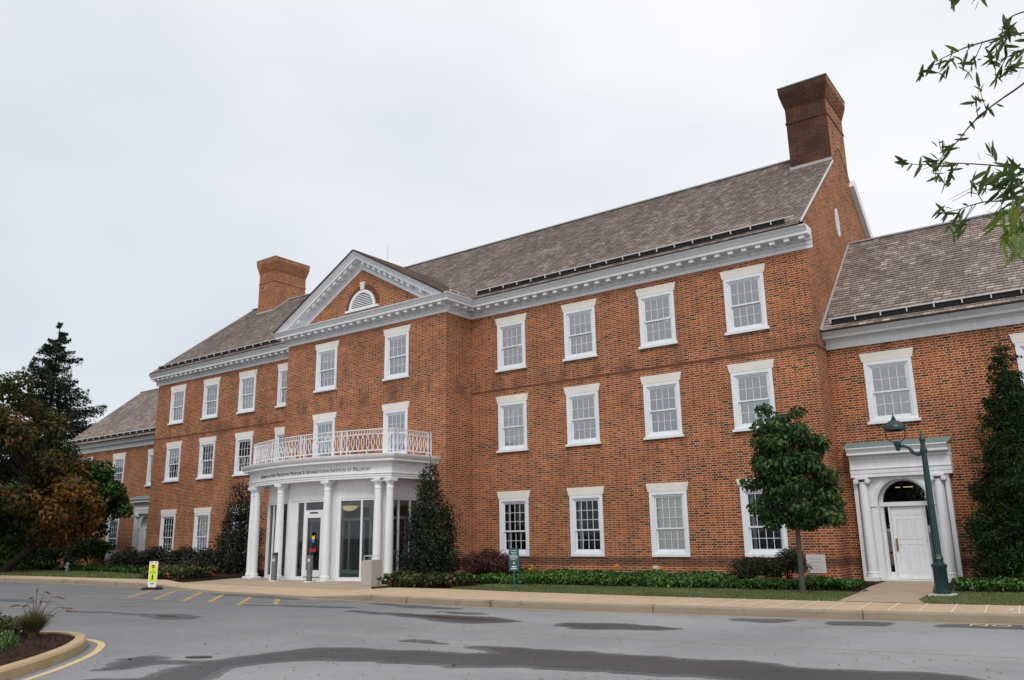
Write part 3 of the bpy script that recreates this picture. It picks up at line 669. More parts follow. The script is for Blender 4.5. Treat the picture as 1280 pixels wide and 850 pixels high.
# pediment: raking cornices and tympanum
TAN = .559; CO = math.cos(math.atan(TAN))
xb, zb = -10.19+.0, 10.915
def zr(x, h): return zb+TAN*(min(x, 2*CX-x)-xb)+h/CO
m = MB()
prof = [(o, z-Z0) for o, z in CPROF]
for sg in (1, -1):
    vs = []; k = len(prof)
    for o, h in prof:
        xs0 = xb+(Z0+.625-zb-h/CO)/TAN
        x = xs0 if sg > 0 else 2*CX-xs0
        vs.append((x, PY-o, Z0+.625)); vs.append((CX, PY-o, zr(CX, h)))
    fs = [(2*j, 2*j+1, 2*j+3, 2*j+2) for j in range(k-1)]+[tuple(2*j for j in range(k))]
    m.add(vs, fs)
    for i in range(11):
        x = xb+.05+i*.335 if i else xb-.25
        if i == 0: x = xb-.28
        x = CX+(CX-x)*-1 if sg > 0 else 2*CX-x
        if abs(x-CX) < .1: continue
        h0, h1 = .235, .347
        a = .075
        vs = [(x+dx, PY-o, zr(x+dx, h)) for h in (h0, h1) for dx, o in ((-a, .1), (a, .1), (a, .385), (-a, .385))]
        m.add(vs, [(3, 2, 1, 0), (4, 5, 6, 7), (0, 1, 5, 4), (1, 2, 6, 5), (2, 3, 7, 6), (3, 0, 4, 7)])
    for i in range(48):
        x = xb-.2+i*.0745; x = x if sg > 0 else 2*CX-x; a = .02
        vs = [(x+dx, PY-o, zr(x+dx, h)) for h in (.135, .215) for dx, o in ((-a, .05), (a, .05), (a, .085), (-a, .085))]
        m.add(vs, [(3, 2, 1, 0), (4, 5, 6, 7), (0, 1, 5, 4), (1, 2, 6, 5), (2, 3, 7, 6), (3, 0, 4, 7)])
part(m, 'raking_cornice', M['white'])
m = MB(); m.quad((xb-.6, PY-.001, 10.69), (2*CX-xb+.6, PY-.001, 10.69), (CX, PY-.001, zr(CX, .05))); tym = part(m, 'tympanum', M['brick'], fix=False)
# lunette vent
vx, vz, vr = -6.69, 11.10, .80
arc = lambda r, n=18, zc=vz, xc=vx: [(xc+r*math.cos(math.pi*i/n), zc+r*math.sin(math.pi*i/n)) for i in range(n+1)]
m = MB(); m.plate([arc(vr)+arc(vr-.13)[::-1]], lambda a, z: (a, PY-.06, z), lambda a, z: (a, PY-.002, z))
m.box(vx-1.0, vx+1.0, PY-.09, PY-.003, vz-.09, vz)
for i in range(8):
    z = vz+.03+i*.078; hw = math.sqrt(max(0, (vr-.13)**2-(z-vz)**2))
    if hw > .05:
        m.add([(vx-hw, PY-.012, z+.042), (vx+hw, PY-.012, z+.042), (vx+hw, PY-.042, z), (vx-hw, PY-.042, z), (vx-hw, PY-.042, z-.01), (vx+hw, PY-.042, z-.01)], [(0, 1, 2, 3), (3, 2, 5, 4)])
part(m, 'louvred_vent', M['white'], tym)
m = MB(); m.plate([arc(vr-.13)], lambda a, z: (a, PY-.0035, z)); part(m, 'vent_back', M['dark_room'], tym)
m = MB(); m.plate([[(vx-.10, vz+vr+.02), (vx+.10, vz+vr+.02), (vx+.14, vz+vr+.36), (vx-.14, vz+vr+.36)]], lambda a, z: (a, PY-.07, z), lambda a, z: (a, PY-.002, z)); part(m, 'keystone', M['lintel'], tym)
m = MB(); m.plate([arc(vr+.22, 18)+arc(vr+.003, 18)[::-1]], lambda a, z: (a, PY-.016, z), lambda a, z: (a, PY-.002, z)); part(m, 'brick_arch', M['belt'], tym)

# ---- roofs: stepped courses of shakes
def roof_slope(m, p_eave0, p_eave1, p_r0, p_r1, expo=.17, lift=.034):
    """courses between the eave edge (0->1) and ridge edge; each course a tilted strip with its own butt edge"""
    e0, e1, r0, r1 = map(Vector, (p_eave0, p_eave1, p_r0, p_r1))
    n = (e1-e0).cross(r0-e0).normalized()
    if n.z < 0: n = -n
    L = max((r0-e0).length*1.0, (r1-e1).length); N = max(4, int(L/expo)); ax = (e1-e0).normalized()
    if m.uv is None: m.uv = []
    for i in range(N):
        t0, t1 = i/N, (i+1)/N
        a, b = e0.lerp(r0, t0), e1.lerp(r1, t0); c, d = e1.lerp(r1, t1), e0.lerp(r0, t1)
        lo = n*lift; hi = n*.003
        u = lambda p: (p-e0).dot(ax)+40
        m.quad(a+lo, b+lo, c+hi, d+hi); m.uv.append([(u(a), i+.05), (u(b), i+.05), (u(c), i+.95), (u(d), i+.95)])
        m.quad(a+hi*.2, b+hi*.2, b+lo, a+lo); m.uv.append([(u(a), i+.05), (u(b), i+.05), (u(b), i+.05), (u(a), i+.05)])
GX0, GX1 = XL-.05, XR+.03
m = MB(); roof_slope(m, (GX0, EY, EZ), (GX1, EY, EZ), (GX0, RY, RZ), (GX1, RY, RZ)); roof_slope(m, (GX1, 2*RY-EY, EZ), (GX0, 2*RY-EY, EZ), (GX1, RY, RZ), (GX0, RY, RZ))
mroof = part(m, 'main_roof', M['shingle'], fix=False)
m = MB(); m.box(GX0, GX1, RY-.12, RY+.12, RZ+.0, RZ+.05); part(m, 'ridge_flashing', M['flash'], mroof)
for a, b in ((GX0, PX0-.05), (PX1+.05, GX1)):
    m = MB(); m.box(a, b, EY-.02, EY+.25, EZ-.018, EZ+.004); part(m, 'eave_edge', M['edge'], mroof)
for x in (XR+.02, XL-.02):                             # white verge boards on the gables, stopped at the chimneys
    zz_ = lambda y: RZ-SL*abs(y-RY)
    m = MB(); m.beam((x, EY+.28, zz_(EY+.28)-.035), (x, 4.77, zz_(4.77)-.035), .04, .07); part(m, 'verge_board', M['white'], mroof)
    m = MB(); m.beam((x+.06*(1 if x > 0 else -1), 7.14, zz_(7.14)-.13), (x+.06*(1 if x > 0 else -1), 2*RY-EY, EZ-.13), .22, .40); part(m, 'rear_verge_board', M['white'], mroof)

# pavilion roof
o_t = .585; AZ = zr(CX, .62)+.03; PYF = PY-o_t-.03
xe0 = xb+(Z0+.625-zb-.62/CO)/TAN-.06; ze = zr(xe0, .62)+.03
bky = lambda z: EY+(z-EZ)/SL
m = MB()
roof_slope(m, (xe0, bky(ze), ze), (xe0, PYF, ze), (CX, bky(AZ), AZ), (CX, PYF, AZ)); roof_slope(m, (2*CX-xe0, PYF, ze), (2*CX-xe0, bky(ze), ze), (CX, PYF, AZ), (CX, bky(AZ), AZ))
proof = part(m, 'pavilion_roof', M['shingle'], fix=False)
m = MB()
for sg in (1, -1):
    x0 = xe0 if sg > 0 else 2*CX-xe0
    m.beam((x0, PYF+.01, ze-.012), (CX, PYF+.01, AZ-.012), .05, .045)
    m.beam((x0, PYF, ze-.012), (x0, bky(ze), ze-.012), .04, .04)
part(m, 'roof_edge', M['edge'], proof)
# wing roofs
for sg in (1, -1):
    x0, x1 = (XR+.03, WX1+.15) if sg > 0 else (WX0-.15, XL-.03)
    m = MB(); roof_slope(m, (x0, WEY, WEZ), (x1, WEY, WEZ), (x0, WRY, WRZ), (x1, WRY, WRZ)); roof_slope(m, (x1, 2*WRY-WEY, WEZ), (x0, 2*WRY-WEY, WEZ), (x1, WRY, WRZ), (x0, WRY, WRZ))
    wr = part(m, 'wing_roof', M['shingle_warm'], fix=False)
    m = MB(); m.box(x0, x1, WRY-.10, WRY+.10, WRZ+.0, WRZ+.05); part(m, 'ridge_flashing', M['flash'], wr)
    m = MB(); m.box(x0, x1, WEY-.02, WEY+.2, WEZ-.018, WEZ+.004); part(m, 'eave_edge', M['edge'], wr)
    m = MB(); xv = XR+.045 if sg > 0 else XL-.045
    m.beam((xv, WEY, WEZ+.03), (xv, WRY, WRZ+.03), .06, .06); part(m, 'verge_flashing', M['flash'], wr)
    m = MB(); xv = WX1+.1 if sg > 0 else WX0-.1
    m.beam((xv, WEY+.1, WEZ-.05), (xv, WRY, WRZ-.10), .06, .18); m.beam((xv, 2*WRY-WEY-.1, WEZ-.05), (xv, WRY, WRZ-.10), .06, .18)
    part(m, 'verge_board', M['white'], wr)
    sl = (WRZ-WEZ)/(WRY-WEY)
    gx0, gx1 = (x0+.3, x1-.3)
    y = WEY+.15; z = WEZ+sl*.15
    m = MB(); m.beam((gx0, y+.02, z+.11), (gx1, y+.02, z+.11), .012, .22); part(m, 'dark_strip', M['strip'], wr)
    m = MB(); m.tube([(gx0-.05, y-.01, z+.235), (gx1+.1, y-.01, z+.235)], .022, 6)
    for x in np.arange(gx0, gx1, .72): m.beam((x, y-.01, z+.10), (x, y-.01, z+.255), .03, .05, Vector((0, 1, 0)))
    part(m, 'snow_rail', M['post'], wr)
def guard(m1, m2, x0, x1):
    y = EY+.16; z = EZ+SL*.16
    m1.beam((x0, y+.025, z+.105), (x1, y+.025, z+.105), .012, .21)
    m2.tube([(x0-.05, y-.01, z+.225), (x1+.3, y-.01, z+.225)], .022, 6)
    for x in np.arange(x0, x1+.1, .66): m2.beam((x, y-.01, z+.10), (x, y-.01, z+.245), .03, .05, Vector((0, 1, 0)))
for ga, gb_ in ((-1.35, 10.95), (XL+.55, PX0-1.0)):
    m1, m2 = MB(), MB(); guard(m1, m2, ga, gb_); part(m1, 'dark_strip', M['strip'], mroof); part(m2, 'snow_rail', M['post'], mroof)
m2 = MB()
m2.tube([(2*CX-xe0-.25, PYF+.7, ze+.30), (2*CX-xe0-.25, EY+.1, ze+.30)], .022, 6)
for y in np.arange(PYF+.75, EY, .5): m2.beam((2*CX-xe0-.25, y, ze+.1), (2*CX-xe0-.25, y, ze+.30), .035, .05, Vector((0, 1, 0)))
part(m2, 'snow_rail', M['post'], proof)
# oval gable vents
for x, sg in ((XR, 1), (XL, -1)):
    m = MB(); el = [(RY-1.55+.17*math.cos(2*math.pi*i/24), 12.33+.55*math.sin(2*math.pi*i/24)) for i in range(24)]; el2 = [(RY-1.55+.12*math.cos(2*math.pi*i/24), 12.33+.45*math.sin(2*math.pi*i/24)) for i in range(24)]
    m.plate([el, el2], lambda a, z: (x+sg*.05, a, z), lambda a, z: (x+sg*.002, a, z))
    for i in range(9): z = 11.97+i*.09; m.box(min(x+sg*.002, x+sg*.03), max(x+sg*.002, x+sg*.03), RY-1.55-.10, RY-1.55+.10, z, z+.05)
    part(m, 'gable_vent', M['white'])
# chimneys
for sg in (1, -1):
    xo = XR if sg > 0 else XL+2.08; xi = xo-sg*1.51; y0, y1 = 4.78, 7.12
    X0, X1 = min(xo, xi), max(xo, xi); gx0, gx1 = (X0, X1+.004) if sg > 0 else (X0-.004, X1)
    m = MB(); m.box(gx0, gx1, y0, y1, 13.9, 17.50)
    m.box(gx0-.03, gx1+.03, y0-.03, y1+.03, 16.86, 16.93)
    zs = 17.50; NC = 12; HC = .072
    for i in range(NC):
        d = .01+.145*(i/8)**.9 if i < 9 else .16
        m.box(gx0-d, gx1+d, y0-d, y1+d, zs+i*HC, zs+(i+1)*HC)
    ch = part(m, 'chimney', M['brick_dark'] if sg > 0 else M['brick'])
    zt = zs+NC*HC
    m = MB(); m.box(gx0-.18, gx1+.18, y0-.18, y1+.18, zt, zt+.045); m.box(gx0+.3, gx1-.3, y0+.3, y1-.3, zt+.045, zt+.08)
    part(m, 'chimney_cap', M['copper'] if sg > 0 else M['flash'], ch)
    m = MB()
    zf = RZ-SL*(RY-y0+.02); m.box(min(xi, xo)-.05, max(xi, xo)+.02, y0-.025, y0-.003, zf-.02, zf+.13)
    xs0 = xi-sg*.02
    m.beam((xs0, y0-.02, zf+.05), (xs0, RY, RZ+.07), .03, .12)
    part(m, 'flashing', M['flash'], ch)
    m = MB(); m.tube([(X0+.15, y0+.15, zt+.06), (X0+.15, y0+.15, zt+.50)], .006, 4); part(m, 'lightning_rod', M['flash'], ch)
m = MB(); m.tube([(CX+.9, PYF+1.2, 13.2), (CX+.9, PYF+1.2, 13.95)], .007, 4); part(m, 'lightning_rod', M['flash'], proof)

# ---- windows
def frame_ring(m, x0, x1, z0, z1, bx, bt, bb, y0, y1):
    m.box(x0, x0+bx, y0, y1, z0, z1); m.box(x1-bx, x1, y0, y1, z0, z1)
    m.box(x0+bx, x1-bx, y0, y1, z1-bt, z1); m.box(x0+bx, x1-bx, y0, y1, z0, z0+bb)
def make_window(H, rows, ground, kind):
    w2 = WF/2
    m = MB(); frame_ring(m, -w2, w2, 0, H, .105, .10, .07 if not ground else .10, -.04, .10)
    frame_ring(m, -w2+.105, w2-.105, .07 if not ground else .10, H-.10, .055, .05, .045 if not ground else .05, -.005, .12)
    if ground: m.box(-w2-.0, w2+.0, -.055, -.041, 0, .085)
    win = m.build('window', M['white2'])
    if not ground:
        m = MB(); m.box(-.7235, .7235, -.10, -.0425, -.05, .035); m.box(-.7235, .7235, -.0425, -.002, -.05, -.001); m.build('sill', M['white2'], win)
    m = MB(); m.plate([[(-w2-.035, H+.004), (w2+.035, H+.004), (LW/2, H+.275), (-LW/2, H+.275)]], lambda a, z: (a, -.045, z), lambda a, z: (a, .02, z)); m.build('lintel', M['lintel'], win)
    x0, x1 = -w2+.16, w2-.16; zb_ = .115 if not ground else .15; zt = H-.15
    up, lo = rows; sp = zb_+(zt-zb_)*(lo/(up+lo)) if not ground else zb_+(zt-zb_)*.415
    if not ground: sp = zb_+(zt-zb_)*.5
    for nm, za, zc, y, n in (('upper_sash', sp-.02, zt, .03, up), ('lower_sash', zb_, sp+.025, .075, lo)):
        m = MB(); bb = .05 if nm == 'upper_sash' else .085
        frame_ring(m, x0, x1, za, zc, .05, .05, bb, y, y+.04)
        for i in range(1, 4): xx = x0+.05+(x1-x0-.1)*i/4; m.box(xx-.008, xx+.008, y+.004, y+.03, za+bb, zc-.05)
        for i in range(1, n): zz = za+bb+(zc-.05-za-bb)*i/n; m.box(x0+.05, x1-.05, y+.006, y+.028, zz-.008, zz+.008)
        sash = m.build(nm, M['white'], win)
        m = MB(); m.quad((x0+.045, y+.018, za+bb-.005), (x1-.045, y+.018, za+bb-.005), (x1-.045, y+.018, zc-.045), (x0+.045, y+.018, zc-.045)); m.build('pane', M['glass_low' if ground else 'glass'], win, fix=False)
    yb_ = .128
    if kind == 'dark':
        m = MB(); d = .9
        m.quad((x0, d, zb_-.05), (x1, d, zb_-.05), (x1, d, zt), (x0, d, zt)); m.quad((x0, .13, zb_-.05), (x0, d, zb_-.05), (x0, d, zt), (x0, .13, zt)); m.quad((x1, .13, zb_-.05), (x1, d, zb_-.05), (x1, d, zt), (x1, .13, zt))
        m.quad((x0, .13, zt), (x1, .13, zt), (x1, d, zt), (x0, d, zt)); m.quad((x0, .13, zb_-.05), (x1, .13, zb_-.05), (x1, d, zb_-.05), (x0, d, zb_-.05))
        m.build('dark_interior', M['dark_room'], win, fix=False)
        m = MB()
        for xa, xc in ((x0, x0+.12), (x1-.16, x1)): m.box(xa, xc, .30, .32, zb_, zt)
        m.build('curtain', M['grey_room'], win)
    else:
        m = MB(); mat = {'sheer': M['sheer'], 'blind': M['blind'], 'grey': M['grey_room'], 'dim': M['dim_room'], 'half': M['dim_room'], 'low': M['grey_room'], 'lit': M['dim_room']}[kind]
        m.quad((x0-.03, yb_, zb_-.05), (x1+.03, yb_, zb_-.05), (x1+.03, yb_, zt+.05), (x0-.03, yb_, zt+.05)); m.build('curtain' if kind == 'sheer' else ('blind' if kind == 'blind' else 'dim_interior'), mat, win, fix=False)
        if kind in ('half', 'low'):
            hb = .48 if kind == 'half' else 1.05
            m = MB(); m.quad((x0, yb_-.006, zt-hb), (x1, yb_-.006, zt-hb), (x1, yb_-.006, zt), (x0, yb_-.006, zt)); m.build('blind', M['sheer' if kind == 'half' else 'blind'], win, fix=False)
        if kind == 'lit':
            m = MB(); m.box(x1-.34, x1-.12, yb_-.012, yb_-.004, sp-.035, sp+.0); m.box(x1-.24, x1-.07, yb_-.012, yb_-.004, sp+.04, sp+.07); m.build('ceiling_light', M['tube'], win)
    return win
protos = {}
WL = {'sheer': 'window with pale sheer curtains drawn', 'blind': 'window with lowered grey-white blinds', 'grey': 'window with a pale grey interior', 'dim': 'window with a darker grey interior', 'half': 'window with a short pale shade drawn at the top', 'low': 'window with a blind lowered past the middle', 'lit': 'window with a ceiling lamp glowing inside', 'dark': 'window with a dark interior'}
def put_window(x, y, r, kind):
    key = (r == 1, kind)
    o = protos.get(key)
    if o is None: o = protos[key] = make_window(ROW[r][1], (3, 2) if r == 1 else (2, 2), r == 1, kind)
    else: o = copy_tree(o)
    o.location = (x, y, ROW[r][0]); o.parent = bld; o.matrix_parent_inverse = Matrix.Translation(-bld.location); o['label'] = WL[kind]
kinds = {(0, 3): 'lit', (1, 3): 'half', (2, 3): 'lit', (3, 3): 'dim', (0, 2): 'sheer', (1, 2): 'low', (2, 2): 'dim', (3, 2): 'blind', (0, 1): 'dark', (1, 1): 'dark', (2, 1): 'blind', (3, 1): 'dark'}
rl = random.Random(3)
for x, y, r in wins:
    if y == 0 and x > -1: kd = kinds[(round(x/S_), r)]
    elif y == 0: kd = {3: ['dim', 'sheer', 'lit', 'low'], 2: ['low', 'dark', 'sheer', 'dark'], 1: ['low', 'dark', 'low', 'dark']}[r][int(round((-13.494-x)/S_)) % 4]
    elif y == PY: kd = ('dim' if x > CX else 'half') if r == 3 else ('low' if x > CX else 'sheer')
    else: kd = ('blind' if x > 0 and x < 15 else 'low') if r == 2 else 'dark'
    put_window(x, y, r, kd)

# ---- portico
PXC, PH, PC, SAG = -6.647, 4.075, -3.812, .792
RAD = (PH*PH+SAG*SAG)/(2*SAG); ACY = PC-SAG+RAD; HA = math.asin(PH/RAD)
def arcpts(inset=0.0, n=28, h0=-1, h1=1):
    r = RAD-inset; return [(PXC+r*math.sin(HA*(h0+(h1-h0)*i/n)), ACY-r*math.cos(HA*(h0+(h1-h0)*i/n))) for i in range(n+1)]
def plan(n=28): return [(PXC-PH, PY)]+arcpts(0, n)+[(PXC+PH, PY)]
EPROF = [(-.32, 3.648), (0, 3.648), (0, 3.72), (.018, 3.725), (.018, 3.79), (.05, 3.81), (.05, 3.832), (0, 3.835), (0, 4.15), (.03, 4.165), (.045, 4.20), (.10, 4.225), (.24, 4.24), (.24, 4.315), (.27, 4.33), (.31, 4.39), (.345, 4.455), (.345, 4.487), (-.32, 4.51)]
m = MB(); m.sweep(EPROF+[EPROF[0]], plan(), cap=False)
por = part(m, 'portico', M['white'], smooth=True)
m = MB(); m.plate([[(PXC-PH+.3, PY)]+arcpts(.3)+[(PXC+PH-.3, PY)]], lambda a, b: (a, b, 3.68)); part(m, 'portico_ceiling', M['white'], por, fix=False)
m = MB(); m.plate([[(PXC-PH+.3, PY)]+arcpts(.3)+[(PXC+PH-.3, PY)]], lambda a, b: (a, b, 4.498)); part(m, 'portico_deck', M['flash'], por, fix=False)
COLP = [(.185, 0), (.185, .07), (.175, .075), (.185, .10), (.185, .13), (.165, .15), (.152, .17), (.150, .20), (.150, 1.2), (.142, 2.2), (.128, 3.06), (.142, 3.07), (.142, 3.10), (.128, 3.12), (.128, 3.21), (.145, 3.235), (.165, 3.26), (.175, 3.29), (.175, 3.31)]
m = MB(); m.lathe(COLP, 28); m.box(-.205, .205, -.205, .205, -.03, .035); m.box(-.19, .19, -.19, .19, 3.31, 3.414)
c0 = m.build('column', M['white'], por, smooth=True); first = True
ar = lambda t, inset=.19: (PXC+(RAD-inset)*math.sin(HA*t), ACY-(RAD-inset)*math.cos(HA*t))
for t in (-.969, -.857, -.327, .327, .857, .969):
    p = ar(t); o = c0 if first else c0.copy()
    if not first: COL.objects.link(o)
    first = False; o.location = (p[0], p[1], .106); o.scale = (1, 1, 1.0375)
# lettering on the frieze
vsx, fsx = text_mesh('Eugene du Pont Preventive Medicine & Rehabilitation Institute at Pelleport', .19, .006, True)
xm = [p[0] for p in vsx]; wid = max(xm)-min(xm); sc_ = 6.15/wid
m = MB(); vv = []
for x, y, z in vsx:
    th = (x*sc_+.31)/RAD; r = RAD+.004+z; vv.append((PXC+r*math.sin(th), ACY-r*math.cos(th), 3.985+y*1.0))
m.add(vv, fsx); part(m, 'lettering', M['letters'], por, fix=False)
# balcony railing
ri = .10
ipath = [(PXC-PH+ri, PY-.03)]+arcpts(ri, 36)+[(PXC+PH-ri, PY-.03)]
m = MB()
for z, hgt, wd in ((5.405, .03, .05), (5.245, .022, .03), (4.645, .025, .03)):
    for i in range(len(ipath)-1): m.beam((*ipath[i], z), (*ipath[i+1], z), wd, hgt)
P2 = [Vector(p) for p in ipath]; cum = [0]
for i in range(len(P2)-1): cum.append(cum[-1]+(P2[i+1]-P2[i]).length)
LT = cum[-1]
def at(s):
    for i in range(len(cum)-1):
        if s <= cum[i+1]+1e-9: t = (s-cum[i])/(cum[i+1]-cum[i]); return P2[i].lerp(P2[i+1], t), (P2[i+1]-P2[i]).normalized()
    return P2[-1], (P2[-1]-P2[-2]).normalized()
corner1, corner2 = cum[1], cum[-2]; arcL = corner2-corner1
posts = [0.02, corner1-.02, corner1+.35, corner2-.35, corner2+.02, LT-.02]+[corner1+arcL*f for f in (.25, .28, .49, .515, .74, .77)]+[corner1+.12, corner1+.23, corner2-.12, corner2-.23, corner1-.25, corner2+.25, .2, LT-.2]
for s in posts: p, d = at(s); m.beam((p.x, p.y, 4.49), (p.x, p.y, 5.40), .032, .032, Vector((d.x, d.y, 0)))
step = .118; k = int(LT/step)
for i in range(k):
    p, d = at((i+.5)*LT/k); m.beam((p.x, p.y, 5.25), (p.x, p.y, 5.40), .018, .018, Vector((d.x, d.y, 0)))
    if i % 6 == 0: m.beam((p.x, p.y, 4.49), (p.x, p.y, 4.64), .02, .02, Vector((d.x, d.y, 0)))
step = .205; k = int(LT/step)
for i in range(k):
    s = (i+.5)*LT/k
    if any(abs(s-q) < .06 for q in posts): pass
    prev = None
    for j in range(17):
        a = 2*math.pi*j/16; p, d = at(min(max(s+.165*math.cos(a), .0), LT)); q = Vector((p.x, p.y, 4.945+.292*math.sin(a)))
        if prev is not None and (q-prev).length > 1e-4: m.beam(prev, q, .016, .02, Vector((d.y, -d.x, 0)))
        prev = q
part(m, 'railing', M['white'], por, fix=False)

# vestibule behind the columns
VZ0, VZT, VZH = .08, 3.67, 2.98
V = [(-9.85, PY), (-9.85, -3.48), (-7.82, -4.05), (-5.05, -4.05), (-3.20, -3.45), (-3.20, PY)]
m = MB(); glassm = MB()
for i in range(5):
    a, b = Vector(V[i]), Vector(V[i+1]); d = (b-a).normalized(); n = Vector((d.y, -d.x)); L = (b-a).length
    T = Matrix(((d.x, -n.x, 0, a.x), (d.y, -n.y, 0, a.y), (0, 0, 1, 0), (0, 0, 0, 1)))      # local: x along, y inwards, z up
    e = .0
    m.box(0, L, .0, .12, VZH, VZT, T)                       # panel above the glazing
    m.box(-.0, .13, -.012, .13, VZ0, VZH, T); m.box(L-.13, L, -.012, .13, VZ0, VZH, T)
    m.box(.13, L-.13, .02, .10, VZH-.07, VZH-.001, T); m.box(.13, L-.13, .0, .10, VZ0, VZ0+.13, T)
    if i == 2:
        # entrance bay: pier, sidelight, sliding leaf with transom, sidelight
        m.box(.13, .53, .005, .10, VZ0+.13, VZH-.07, T); m.box(2.40, L-.13, .005, .10, VZ0+.13, VZH-.07, T)
        for x in (.92, 2.03): m.box(x-.04, x+.04, .015, .10, VZ0+.13, VZH-.07, T)
        m.box(.96, 1.99, .015, .10, 2.44, 2.62, T)
        door = (T, .96, 1.99)
    else:
        mul = {1: (.55, 1.12), 3: (.98,), 0: (1.0,), 4: (.7, 1.3)}[i]
        for x in mul: m.box(x-.035, x+.035, .015, .10, VZ0+.13, VZH-.07, T)
    glassm.add([tuple(T @ Vector(p)) for p in ((.1, .055, VZ0+.1), (L-.1, .055, VZ0+.1), (L-.1, .055, VZH-.04), (.1, .055, VZH-.04))], [(0, 1, 2, 3)])
ves = part(m, 'vestibule', M['white'])
part(glassm, 'glazing', M['glass_teal'], ves, fix=False)
T = door[0]
m = MB(); dx0, dx1 = .962, 1.988
frame_ring(m2 := MB(), dx0, dx1, VZ0+.10, 2.435, .13, .10, .26, .0, .05); m2.v = [tuple(T @ Vector(p)) for p in m2.v]
part(m2, 'sliding_door', M['white'], ves)
m = MB(); m.box(dx0+.28, dx0+.72, -.004, .012, 2.50, 2.545, T); part(m, 'door_sensor', M['black'], ves)
m = MB(); m.box(.64, .76, .0, .04, 1.18, 1.40, T); part(m, 'intercom', M['black'], ves)
sx = dx0+.50
m = MB(); m.box(sx-.075, sx+.075, .02, .03, 1.55, 1.72, T); part(m, 'door_sticker', M['sticker_yellow'], ves)
m = MB(); m.lathe([(.001, 0), (.07, .001)], 12, (0, 0, 0)); m.v = [tuple(T @ Vector((sx+x, .018, 1.73+y))) for x, y, z in m.v]; part(m, 'door_sticker', M['sticker_yellow'], ves, fix=False)
m = MB(); m.box(sx-.075, sx+.075, .02, .03, 1.43, 1.54, T); part(m, 'door_sticker', M['blue'], ves)
m = MB(); m.box(sx-.20, sx+.17, .015, .03, 1.10, 1.21, T); part(m, 'door_sticker', M['red'], ves)
# interior of the vestibule
m = MB(); m.plate([[tuple(p) for p in V]], lambda a, b: (a, b, .09)); m.plate([[tuple(p) for p in V]], lambda a, b: (a, b, 3.25))
m.quad((-9.96, PY+.02, .1), (-3.19, PY+.02, .1), (-3.19, PY+.02, 3.3), (-9.96, PY+.02, 3.3)); part(m, 'vestibule_interior', M['interior'], ves, fix=False)
m = MB()
for x in (-8.9, -6.6, -4.35):
    frame_ring(m, x-.85, x+.85, .2, 2.85, .10, .10, .15, PY-.10, PY-.02); m.box(x-.85, x+.85, PY-.09, PY-.02, 2.25, 2.36); m.box(x-.45, x-.38, PY-.09, PY-.02, .3, 2.3); m.box(x+.38, x+.45, PY-.09, PY-.02, .3, 2.3)
part(m, 'inner_door_frame', M['tealframe'], ves)
m = MB()
for x in (-8.9, -6.6, -4.35): m.quad((x-.8, PY-.03, .3), (x+.8, PY-.03, .3), (x+.8, PY-.03, 2.8), (x-.8, PY-.03, 2.8))
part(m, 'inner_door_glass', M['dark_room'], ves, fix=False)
m = MB(); m.lathe([(.02, -.2), (.18, -.17), (.30, -.08), (.34, 0)], 20, (-6.30, -2.35, 2.80)); part(m, 'bowl_lamp', M['warm'], ves, smooth=True)
m = MB(); m.tube([(-6.30, -2.35, 2.80), (-6.30, -2.35, 3.25)], .02, 6); part(m, 'lamp_rod', M['flash'], ves)

